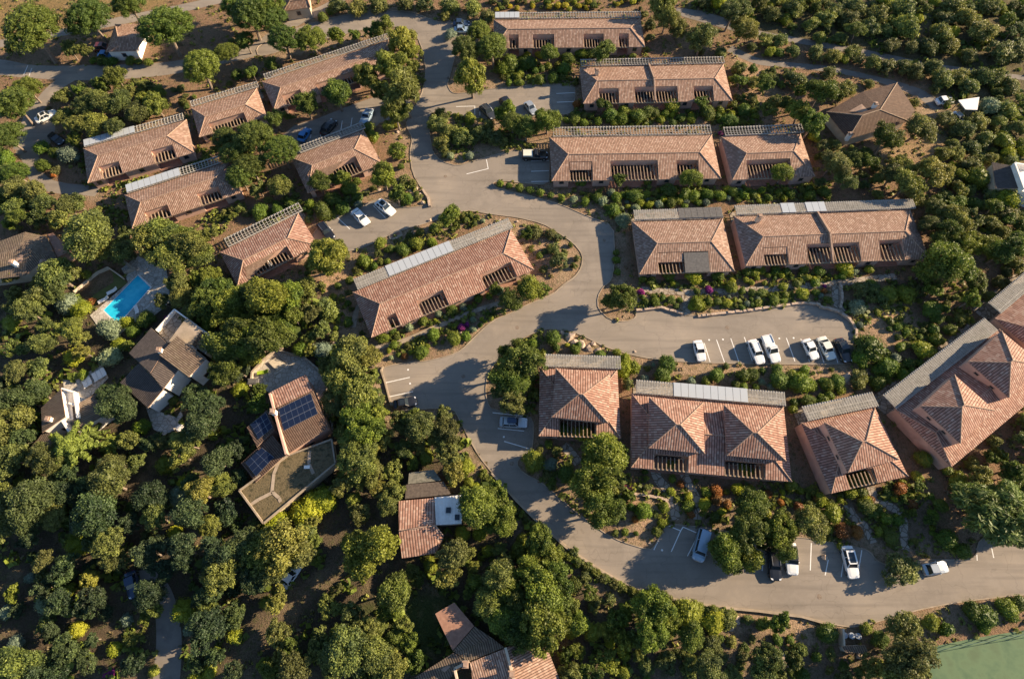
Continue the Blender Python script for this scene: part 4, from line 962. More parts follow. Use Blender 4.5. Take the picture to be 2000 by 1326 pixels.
# right edge house
rt, bs = multi('grey_roof_house', 'grey roofed white house cut off by the right edge', [
 ([(1938,317,3.2),(1977,324,3.8),(1997,368,3.8),(1945,368,3.2)], 'roof_dark', 'beige', (3, 0), 'roof'),
 ([(1978,323,3.4),(2060,335,3.4),(2070,400,3.4),(1992,372,3.4)], 'white', 'white', (0, 1), 'flat_roof')])
b = MB(); b.beam(G(1978,322,4.1), G(2010,328,4.1), .3, 1.2); b.beam(G(1978,322,4.1), G(1996,372,4.1), .3, 1.2); b.build('parapet', M['white'], rt, bs)
rt, bs = multi('car_canopy', 'flat cream canopy beside the white car at the upper right', [([(1872,196,2.5),(1913,190,2.5),(1909,215,2.5),(1886,214,2.5)], 'white', None, (0, 1), 'roof')], cat='canopy')
b = MB(); [b.beam(G(x, y, 2.4) * 1, Vector((G(x, y, 2.4).x, G(x, y, 2.4).y, 0)), .12, .12) for x, y in ((1875,197),(1910,192),(1906,213),(1888,213))]; b.build('posts', M['wood'], rt, bs)
# bin shelter
rt, bs = multi('tank_shelter', 'small tiled shelter by the road bend at the bottom right', [([(1645,1262,1.6),(1690,1259,1.6),(1696,1276,2.0),(1652,1274,2.0)], 'roof_grey', 'beige', (0, 1), 'roof')], cat='shelter')
for x, y, nm in ((1650,1240,'left of the three'), (1664,1241,'middle of the three'), (1677,1242,'right of the three')):
    c = G(x, y, .55); b = MB(); b.disc(c, .38, 0, .5, 18); b.disc(c, .42, .5, .56, 18); b.disc(c, .15, .56, .62, 12)
    tag(b.build('round_tank', M['panel'], base=(c.x, c.y, 0)), 'round pale tank lid beside the tiled shelter, ' + nm, 'tank', 'round tanks beside the shelter')
strip_along('garden_wall', line_px([(1638,1226),(1640,1260)]), .25, 0, 1.3, M['beige'], None, False, 'low beige wall left of the three round tanks', 'wall')

# ================================================================ pool and its garden
ZP = [G(x / 2.946, 440 + y / 2.946) for x, y in ((795,290),(868,360),(683,570),(600,490))]
deck = [G(x / 2.946, 440 + y / 2.946) for x, y in ((795,180),(960,250),(985,440),(880,530),(770,560),(680,640),(560,575),(520,520),(740,330),(700,250))]
HOUSES.append([p[:2] for p in deck]); FLAT.append([p[:2] for p in deck])
c = sum(ZP, Vector((0, 0, 0))) / 4
hole = ZP
def ring_faces(b, outer, inner, z, m=0):
    pass
# the deck is laid round the pool basin
b = MB(); o4 = [Vector((p.x, p.y, .1)) for p in deck]
def out(i, k): d = (hole[i] - c); return Vector((c.x + d.x * k, c.y + d.y * k, .1))
rim_ = [out(i, 1.06) for i in range(4)]
# split the deck outline by nearest basin corner
def near(p): return min(range(4), key=lambda i: (rim_[i] - p).length)
idx = [near(p) for p in o4]
for k in range(len(o4)):
    a, d = o4[k], o4[(k + 1) % len(o4)]; ia, ib = idx[k], idx[(k + 1) % len(o4)]
    q = [a, d] + ([rim_[ib]] if ia != ib else []) + [rim_[ia]]
    if ia != ib and (ib - ia) % 4 == 2: q = [a, d, rim_[ib], rim_[(ia + 1) % 4 if (ib - ia) > 0 else (ia - 1) % 4], rim_[ia]]
    b.poly(q)
tag(b.build('pool_deck', M['deck']), kind='structure')
b = MB()
for i in range(4):
    j = (i + 1) % 4; b.poly([rim_[i], rim_[j], Vector((hole[j].x, hole[j].y, .13)), Vector((hole[i].x, hole[i].y, .13))])
    b.poly([Vector((hole[i].x, hole[i].y, .13)), Vector((hole[j].x, hole[j].y, .13)), Vector((hole[j].x, hole[j].y, -.02)), Vector((hole[i].x, hole[i].y, -.02))], 1)
b.poly([Vector((p.x, p.y, -.02)) for p in hole], 1)
tag(b.build('pool_basin', [M['white'], noisy('pool_liner', (.03, .42, .62), (.05, .50, .68), .5)]), kind='structure')
wm = mat('water', (.02, .36, .58), .06, spec=.5); k = N(wm); p = k.pos(); k.bump(k.noise(p, 2.2, 4), .35, .06)
gm = k.ramp(k.noise(p, .30, 5, .7), [(.30, (.012, .33, .52)), (.5, (.022, .46, .66)), (.70, (.07, .60, .76))]); k.l(gm, k.b.inputs['Base Color'])
k.b.inputs['IOR'].default_value = 1.33
sheet('pool_water', [p.lerp(c, .004) for p in ZP], .06, wm)
lawn = [G(x / 2.946, 440 + y / 2.946) for x, y in ((620,245),(700,300),(735,335),(560,450),(520,515),(425,385))]
sheet('lawn', lawn, .06, noisy('lawn_grass', (.085, .10, .030), (.13, .135, .045), .8, bump=.4)); HOUSES.append([p[:2] for p in lawn])
strip_along('white_garden_wall', line_px([(x / 2.946, 440 + y / 2.946) for x, y in ((425,383),(500,322),(560,272),(622,244),(665,272),(705,302))], .6), .22, 0, .8, M['beige'], None, False, 'low pale wall round the lawn beside the swimming pool', 'wall')
strip_along('garden_wall', line_px([(243,512),(262,525),(243,532)], .6), .5, 0, .9, M['stone'], None, False, 'short stone wall above the swimming pool', 'wall')
def lounger(px, py, ang, label, z=.1, m='white'):
    p = G(px, py, .4); root = empty('sun_lounger', (p.x, p.y, z), label, 'sun lounger', 'sun loungers around the pool garden', R(ang))
    def pt(nm, fn, mm):
        b = MB(); fn(b); o = bpy.data.objects.new(nm, b.mesh(nm, [M[mm]])); scene.collection.objects.link(o); o.parent = root
    pt('seat', lambda b: b.prism([(-.95, -.33), (.35, -.33), (.35, .33), (-.95, .33)], .28, .38), m)
    pt('backrest', lambda b: b.beam((.35, 0, .33), (.98, 0, .62), .66, .09), m)
    for x in (-.8, .7):
        for y in (-.27, .27): pt('leg', lambda b: b.prism([(x - .03, y - .03), (x + .03, y - .03), (x + .03, y + .03), (x - .03, y + .03)], 0, .29), 'wood')
for (x, y, a, l) in ((267,605,-60,'white sun lounger on the house side of the swimming pool'), (202,586,35,'white sun lounger on the lawn side, near the lower pool end'), (219,569,35,'white sun lounger on the lawn side, halfway along the pool')):
    lounger(x, y, a, l)
for i, (x, y) in enumerate(((166,749),(174,744),(186,737),(194,732),(202,727))):
    lounger(x, y, -52, 'white sun lounger on the terrace above the white house, ' + ('first', 'second', 'third', 'fourth', 'last')[i] + ' from the left', .06)
t2 = [G(x, y) for x, y in ((122,738),(140,745),(200,712),(212,738),(170,782),(135,768),(125,760))]
sheet('terrace', t2, .05, M['deck']); HOUSES.append([p[:2] for p in t2]); FLAT.append([p[:2] for p in t2])
t3 = [G(x, y) for x, y in ((285,795),(345,815),(355,800),(360,830),(320,850),(300,838))]
sheet('terrace', t3, .05, M['deck']); HOUSES.append([p[:2] for p in t3]); FLAT.append([p[:2] for p in t3])
# terrace above the solar house
t4 = [G(x, y) for x, y in ((541,684),(560,690),(592,698),(618,720),(634,750),(640,790),(648,830),(612,764),(597,732),(528,768),(512,758),(490,752),(494,725),(515,705))]
sheet('terrace', t4, .05, M['deck']); HOUSES.append([p[:2] for p in t4]); FLAT.append(expand([p[:2] for p in t4], 1))
strip_along('terrace_wall', line_px([(490,755),(493,727),(514,704),(541,683),(562,690),(594,698),(620,720),(637,752),(648,800),(650,840)], .4), .3, 0, .7, M['stone'], None, False, 'curved low stone wall round the terrace of the solar panel house', 'wall')
b = MB(); P = [G(*p, .3) for p in ((524,707),(540,698),(558,711),(541,725))]; b.prism([p[:2] for p in P], .05, .35); tag(b.build('wooden_platform', M['palewood'], base=tuple(P[0])), 'square wooden platform on the solar house terrace', 'platform')
lounger(513,727,10,'lime green sun lounger on the curved terrace of the solar panel house', .06, 'lime')
b = MB(); P = G(495,746,.4); b.prism([(P.x - .9, P.y - .5), (P.x + .9, P.y - .5), (P.x + .9, P.y + .5), (P.x - .9, P.y + .5)], .08, .75); b.prism([(P.x - .7, P.y - .35), (P.x + .7, P.y - .35), (P.x + .7, P.y + .35), (P.x - .7, P.y + .35)], .75, .85); tag(b.build('garden_bench', M['greypanel'], base=(P.x, P.y, .05)), 'grey garden seat at the left rim of the curved terrace', 'seat')
# tennis court
tc = [G(x, y) for x, y in ((1802,1266),(1900,1246),(2000,1230),(2160,1205),(2200,1420),(1840,1420),(1815,1320))]
sheet('tennis_court', tc, .02, noisy('court_green', (.075, .125, .070), (.105, .160, .085), .35, c3=(.09, .13, .07), detail=6)); HOUSES.append([p[:2] for p in tc]); FLAT.append(expand([p[:2] for p in tc], 1))
f = MB(); P = line_px([(1806,1266),(2000,1231),(2160,1206)], 0)
root = empty('court_fence', P[0], 'thin wire fence along the upper side of the tennis court', 'fence')
for a, d in zip(P, P[1:]):
    n = int((d - a).length / 3)
    for k in range(n + 1): q = a.lerp(d, k / n); f.beam(q, q + Vector((0, 0, 2.6)), .07, .07)
    f.beam(a + Vector((0, 0, 2.6)), d + Vector((0, 0, 2.6)), .05, .05)
f.build('posts', M['green'], root, P[0])
b = MB()
for a, d in (((1835,1285),(2160,1232)), ((1862,1420),(1830,1290))):
    A, D_ = G(*a), G(*d); dd = (D_ - A).normalized(); nn = Vector((-dd.y, dd.x, 0)) * .04; q = [A - nn, D_ - nn, D_ + nn, A + nn]; b.poly([(v.x, v.y, .024 + .0006 * len(b.f)) for v in q])


def PAINT_LATER(): pass
# ================================================================ garden walls, steps and paths
def path(pts, hw, m='flags', z=.05, name='path'):
    Lp, Rp = ribbon_px([(x, y, hw) for x, y in pts]); s = [q[:2] for q in Lp + Rp[::-1]]
    sheet(name, Lp + Rp[::-1], z, M[m]); ROADS.append(s); FLAT.append(s)
path([(1275,905),(1285,935),(1305,958),(1315,985),(1320,1015)], 9); path([(1330,915),(1345,945),(1365,985),(1360,1015)], 8, z=.055)
path([(1700,950),(1712,975),(1740,990),(1762,1010),(1765,1040),(1768,1075)], 8); path([(1655,985),(1668,1010),(1690,1030),(1705,1060)], 8, z=.055)
path([(1339,572),(1341,595),(1345,618)], 8); path([(1636,553),(1634,580),(1640,605),(1646,612)], 9)
path([(1250,566),(1350,571),(1450,568),(1560,560),(1640,552),(1750,540)], 7, 'flags', .045)
path([(1100,870),(1115,885),(1130,905)], 9); path([(730,680),(790,665),(850,640),(920,610),(985,590)], 5, 'kerb', .05)
path([(735,560),(700,600),(690,640)], 5, 'kerb', .045)
WALLS = [([(1242,607),(1290,602),(1333,614)], 'low stone edge left of the steps above the right car park'),
 ([(1362,619),(1420,612),(1480,605),(1530,597),(1575,592),(1600,597)], 'long low stone edge along the upper side of the right car park'),
 ([(1600,600),(1632,608),(1658,624),(1671,645),(1670,662)], 'low curved stone wall at the right end of the car park'),
 ([(1210,967),(1240,965),(1275,970),(1300,975),(1306,990)], 'sunlit rough stone wall below the twin pyramid house'),
 ([(1640,552),(1643,580),(1640,603)], 'short stone wall beside the garden steps right of centre'),
 ([(840,405),(835,385),(826,372)], 'short rock edging on the inside of the upper road bend')]
for pts, lb in WALLS:
    P = [G(*q) for q in pts]; Q_ = []
    for a, d in zip(P, P[1:]):
        n = max(1, int((d - a).length / .7)); Q_ += [a.lerp(d, k / n) + Vector((random.uniform(-.06, .06), random.uniform(-.06, .06), 0)) for k in range(n)]
    strip_along('stone_wall', Q_ + [P[-1]], .42, -.1, .45, M['rock'], None, False, lb, 'wall', None, .10)
strip_along('road_wall', line_px([(960,924),(1010,980),(1044,1014),(1108,1071),(1180,1119),(1241,1150),(1326,1173),(1415,1187),(1480,1193),(1565,1204),(1622,1220)], .2), .28, -.1, .42, M['kerb'], None, False, 'low pale wall along the outer edge of the lower road bend', 'wall')
strip_along('parking_edge_wall', line_px([(748,716),(744,724),(752,747),(764,792)], .2), .25, -.1, .35, M['kerb'], None, False, 'low wall at the closed end of the lower left car park', 'wall')
c_ = G(772,459); b = MB(); d_ = (G(782,453) - G(760,462)).normalized(); n_ = Vector((-d_.y, d_.x, 0))
def hexa(c, r): return [(c.x + r * math.cos(R(60 * k + 20)), c.y + r * math.sin(R(60 * k + 20))) for k in range(6)]
b.prism([(c_ + d_ * u + n_ * v)[:2] for u, v in ((-1.3, -.5), (-.7, -.95), (.5, -.95), (1.2, -.9), (1.35, .1), (.9, .75), (-.3, .75), (-1.2, .5))], 0, .13)
dr = empty('planter_slab', c_, 'pale concrete slab with two six sided holes beside the road', 'planter'); b.build('slab', M['kerb'], dr, c_)
b = MB(); [b.prism(hexa(c_ + d_ * u,   .42), .132, .14) for u in (-.55, .6)]; b.build('hole', M['patio'], dr, c_)
c_ = G(1226,951,.4); b = MB(); b.prism([(c_.x - .9, c_.y - .35), (c_.x + .9, c_.y - .35), (c_.x + .9, c_.y + .35), (c_.x - .9, c_.y + .35)], .38, .46)
bn = empty('garden_bench', (c_.x, c_.y, 0), 'small dark red garden bench left of the sunlit rough stone wall', 'bench'); b.build('seat', PAINT['red'], bn, (c_.x, c_.y, 0))
for x_ in (-.8, .8): b = MB(); b.prism([(c_.x + x_ - .05, c_.y - .3), (c_.x + x_ + .05, c_.y - .3), (c_.x + x_ + .05, c_.y + .3), (c_.x + x_ - .05, c_.y + .3)], 0, .38); b.build('leg', M['darkwood'], bn, (c_.x, c_.y, 0))
# closed parasol and tables on the open terraces
def furniture(px, py, kind, label):
    p = G(px, py, .7); r_ = empty(kind, (p.x, p.y, .08), label, 'parasol' if kind == 'parasol' else 'table')
    def part(nm, m, fn): b = MB(); fn(b); o = bpy.data.objects.new(nm, b.mesh(nm, [m])); scene.collection.objects.link(o); o.parent = r_
    if kind == 'parasol':
        part('pole', M['palewood'], lambda b: b.tube([(0, 0, 0), (0, 0, 2.6)], .03, 6)); part('canopy', M['white'], lambda b: b.tube([(0, 0, 1.2), (0, 0, 1.7), (0, 0, 2.7)], [.28, .22, .04], 8)); part('base', M['kerb'], lambda b: b.disc((0, 0), .3, 0, .08, 10))
    else:
        part('top', M['white'], lambda b: b.disc((0, 0), .6, .68, .73, 16)); part('leg', M['wood'], lambda b: b.tube([(0, 0, 0), (0, 0, .68)], .06, 6))
furniture(531,521,'parasol','closed cream parasol on the terrace of the red tiled middle house')
furniture(460,236,'parasol','closed cream parasol on the terrace of the short upper left house')
furniture(412,380,'garden_table','round white table on the terrace of the half glazed pergola house')
furniture(586,757,'garden_table','round white table on the curved terrace of the solar panel house')
furniture(352,836,'garden_table','round white table on the stone terrace below the dark roofed villa')
# boulders
def rock_mesh(seed):
    rg = np.random.default_rng(seed); v, f = ico((0, 0, 0), 1, rg)
    b = MB(); v = v * rg.uniform(.7, 1.2, (12, 1)) * np.array([1, rg.uniform(.6, .9), .55])
    for q in f: b.poly([v[i] for i in q])
    me = b.mesh('boulder', M['rock']); return me
RM = [rock_mesh(i) for i in range(5)]
RK = [(776,257,5),(1112,656,13),(1122,668,10),(1135,672,12),(1150,680,9),(1160,672,8),(1168,684,8),(1098,650,7),(690,672,12),(640,678,7),(652,670,6),(1655,740,14),(1670,732,10),(1640,738,8),(840,430,5),(826,396,7),(834,384,5),(820,380,6),(812,368,6),(804,358,5),(800,372,5),(1240,686,4),(1500,755,5),(1440,905,6),(1228,970,5),
 (1610,1088,9),(1675,740,8),(1530,1285,14),(1545,1300,10),(1440,1210,10),(1425,1225,14),(1270,1060,4),(630,515,8),(640,545,5),(900,650,5),(960,438,5),(975,430,4),(1010,432,4),(1500,1212,5),(1110,520,4),(740,370,6),(1680,1280,8)]
names = []
LM = [(1110,60,'the topmost long house'),(1280,160,'the stepped upper double house'),(1240,310,'the longest right house'),(1505,300,'the single terrace house'),(1335,480,'the grey awning house'),(1625,460,'the wide stepped double house'),
 (865,550,'the large bend house'),(525,490,'the red tiled middle house'),(655,315,'the creeper terrace house'),(650,140,'the upper left long house'),(445,215,'the short upper left house'),(275,290,'the far left driveway house'),(360,375,'the half glazed pergola house'),
 (245,75,'the upper left cottage'),(1130,775,'the single pyramid house'),(1385,840,'the twin pyramid house'),(1670,870,'the tilted pyramid house'),(1870,790,'the diagonal pyramid house'),(1700,220,'the brown hipped house'),(50,495,'the mossy roofed house'),
 (250,585,'the swimming pool'),(330,715,'the dark roofed villa'),(135,800,'the small white house'),(560,850,'the solar panel house'),(830,1010,'the white roof cottage'),(950,1290,'the bottom farmhouse'),(1980,345,'the right edge house'),(1665,1250,'the round tanks'),
 (1930,1290,'the tennis court'),(1510,680,'the right parked cars'),(1600,1100,'the bottom parked cars'),(1000,205,'the upper middle car park'),(710,415,'the middle parked white cars'),(800,760,'the lower left car park'),(1040,820,'the car with roof box'),(910,275,'the junction scrub island'),
 (320,1240,'the lower left driveway'),(90,240,'the far left car park'),(570,1160,'the bottom dirt track'),(1180,530,'the central road bend'),(1250,1120,'the lower road bend'),(1600,90,'the upper right gravel track'),(250,1140,'the navy woodland car')]
def rel(px, py, skip=None):
    best = sorted(((math.hypot((px - x) , (py - y)), x, y, n) for x, y, n in LM))[0]
    d, x, y, n = best; a = math.degrees(math.atan2(-(py - y), px - x)) % 360
    s = ('right of', 'upper right of', 'above', 'upper left of', 'left of', 'lower left of', 'below', 'lower right of')[int((a + 22.5) // 45) % 8]
    if d < 26: s = 'beside'
    return s + ' ' + n
ORD = ['first', 'second', 'third', 'fourth', 'fifth', 'sixth', 'seventh', 'eighth', 'ninth', 'tenth', 'eleventh', 'twelfth']
def finish_labels(items):
    "items (object, description, px, py): equal descriptions are told apart by their order in the photo"
    by = {}
    for it in items: by.setdefault(it[1], []).append(it)
    for d, L in by.items():
        if len(L) == 1: L[0][0]['label'] = d; continue
        horiz = max(i[2] for i in L) - min(i[2] for i in L) >= (max(i[3] for i in L) - min(i[3] for i in L))
        L.sort(key=lambda i: i[2] if horiz else i[3]); n = len(L)
        for k, i in enumerate(L):
            w_ = 'left' if horiz else 'top'; w2 = 'right' if horiz else 'bottom'
            pre = ('the ' + ORD[k] + ' from ' + w_ if k else ('leftmost' if horiz else 'topmost')) if k <= n // 2 else ((ORD[n - 1 - k] + ' from ' + w2) if n - 1 - k else ('rightmost' if horiz else 'lowest'))
            i[0]['label'] = d + ', ' + pre.replace('the ', '')
items = []
for i, (x, y, r_) in enumerate(RK):
    p = G(x, y, .2); o = bpy.data.objects.new('boulder', RM[i % 5]); scene.collection.objects.link(o); s = r_ / ppm(y)
    o.location = (p.x, p.y, .12 * s); o.scale = (s, s, s * .9); o.rotation_euler = (0, 0, random.uniform(0, 6.3))
    tag(o, None, 'boulder', 'boulders in the rocky gardens'); items.append((o, ('large' if r_ > 9 else 'small' if r_ < 6 else 'mid sized') + ' pale granite boulder ' + rel(x, y), x, y))
finish_labels(items)

# ================================================================ cars
car('coupe', 'white', 88, 226, 40, 'white car alone in the far left car park', extra='sunroof')
car('hatch', 'black', 108, 270, -35, 'dark car in shade at the lower side of the far left car park')
car('suv', 'red', 202, 92, 5, 'dark red car half under trees left of the upper left cottage')
car('hatch', 'blue', 207, 107, 0, 'blue car in shade below the dark red car by the cottage')
car('hatch', 'navy', 901, 45, 0, 'dark blue car, upper of the two parked at the top of the road')
car('hatch', 'lightblue', 903, 57, 0, 'pale silver blue car, lower of the two parked at the top of the road', extra='rails')
car('hatch', 'blue', 594, 262, 72, 'bright blue car in the upper left car park')
car('suv', 'black', 641, 247, 65, 'black car in the shade of the upper left car park, middle of three')
car('pickup', 'lightblue', 715, 228, 78, 'pale blue pickup at the right end of the upper left car park')
car('suv', 'grey', 953, 217, -52, 'dark grey estate car at the left end of the upper middle car park', extra='rails')
car('suv', 'black', 991, 203, -58, 'black car between the dark grey estate and the silver car')
car('hatch', 'silver', 1037, 210, -60, 'silver car partly behind a tree in the upper middle car park')
car('pickup', 'black', 1045, 302, 0, 'dark pickup with a cream covered bed beside the longest house', extra='cover')
car('coupe', 'white', 704, 423, -48, 'white saloon, left of the two white cars in the middle car park')
car('suv', 'white', 752, 404, -40, 'white car with black glass roof in the middle car park', extra='sunroof')
car('estate', 'black', 636, 450, -52, 'black car left of the two white cars in the middle car park', extra='rails')
car('hatch', 'white', 1367, 684, -84, 'small white car standing alone at the left of the right car park')
car('estate', 'white', 1478, 686, -78, 'white estate car directly left of the white pickup', extra='rails')
car('pickup', 'white', 1507, 680, -78, 'white double cab pickup in the right car park')
car('hatch', 'white', 1584, 681, -74, 'white car left of the cream car in the right car park')
car('coupe', 'cream', 1615, 679, -76, 'cream car between a white and a black car')
car('suv', 'black', 1648, 683, -78, 'black car at the right end of the right car park', extra='sunroof')
car('hatch', 'black', 791, 786, 12, 'black car parked in the lower left car park', extra='sunroof')
car('estate', 'silver', 1003, 824, -3, 'silver car with a dark roof box left of the single pyramid house', extra='box')
car('van', 'lightblue', 1371, 1064, -112, 'pale blue van parked in shade beside a big tree on the lower road')
car('estate', 'black', 1513, 1101, -93, 'black car with roof rails at the bottom car park', extra='rails')
car('estate', 'white', 1547, 1090, -95, 'white car with dark roof glass right of the black car', roof='black')
car('estate', 'white', 1662, 1097, -88, 'white car alone between two painted lines at the bottom', extra='sunroof')
car('hatch', 'silver', 1828, 1109, 8, 'silver car at the roadside near the bottom right', extra='rails')
car('hatch', 'navy', 257, 1141, -65, 'dark blue car under trees in the lower left wood')
car('hatch', 'white', 568, 1122, 60, 'white car mostly hidden under oaks above the dirt track')
car('hatch', 'white', 1846, 196, 10, 'white car beside the flat cream canopy')
car('hatch', 'silver', 1874, 231, -60, 'silver car half hidden in scrub below the canopy')
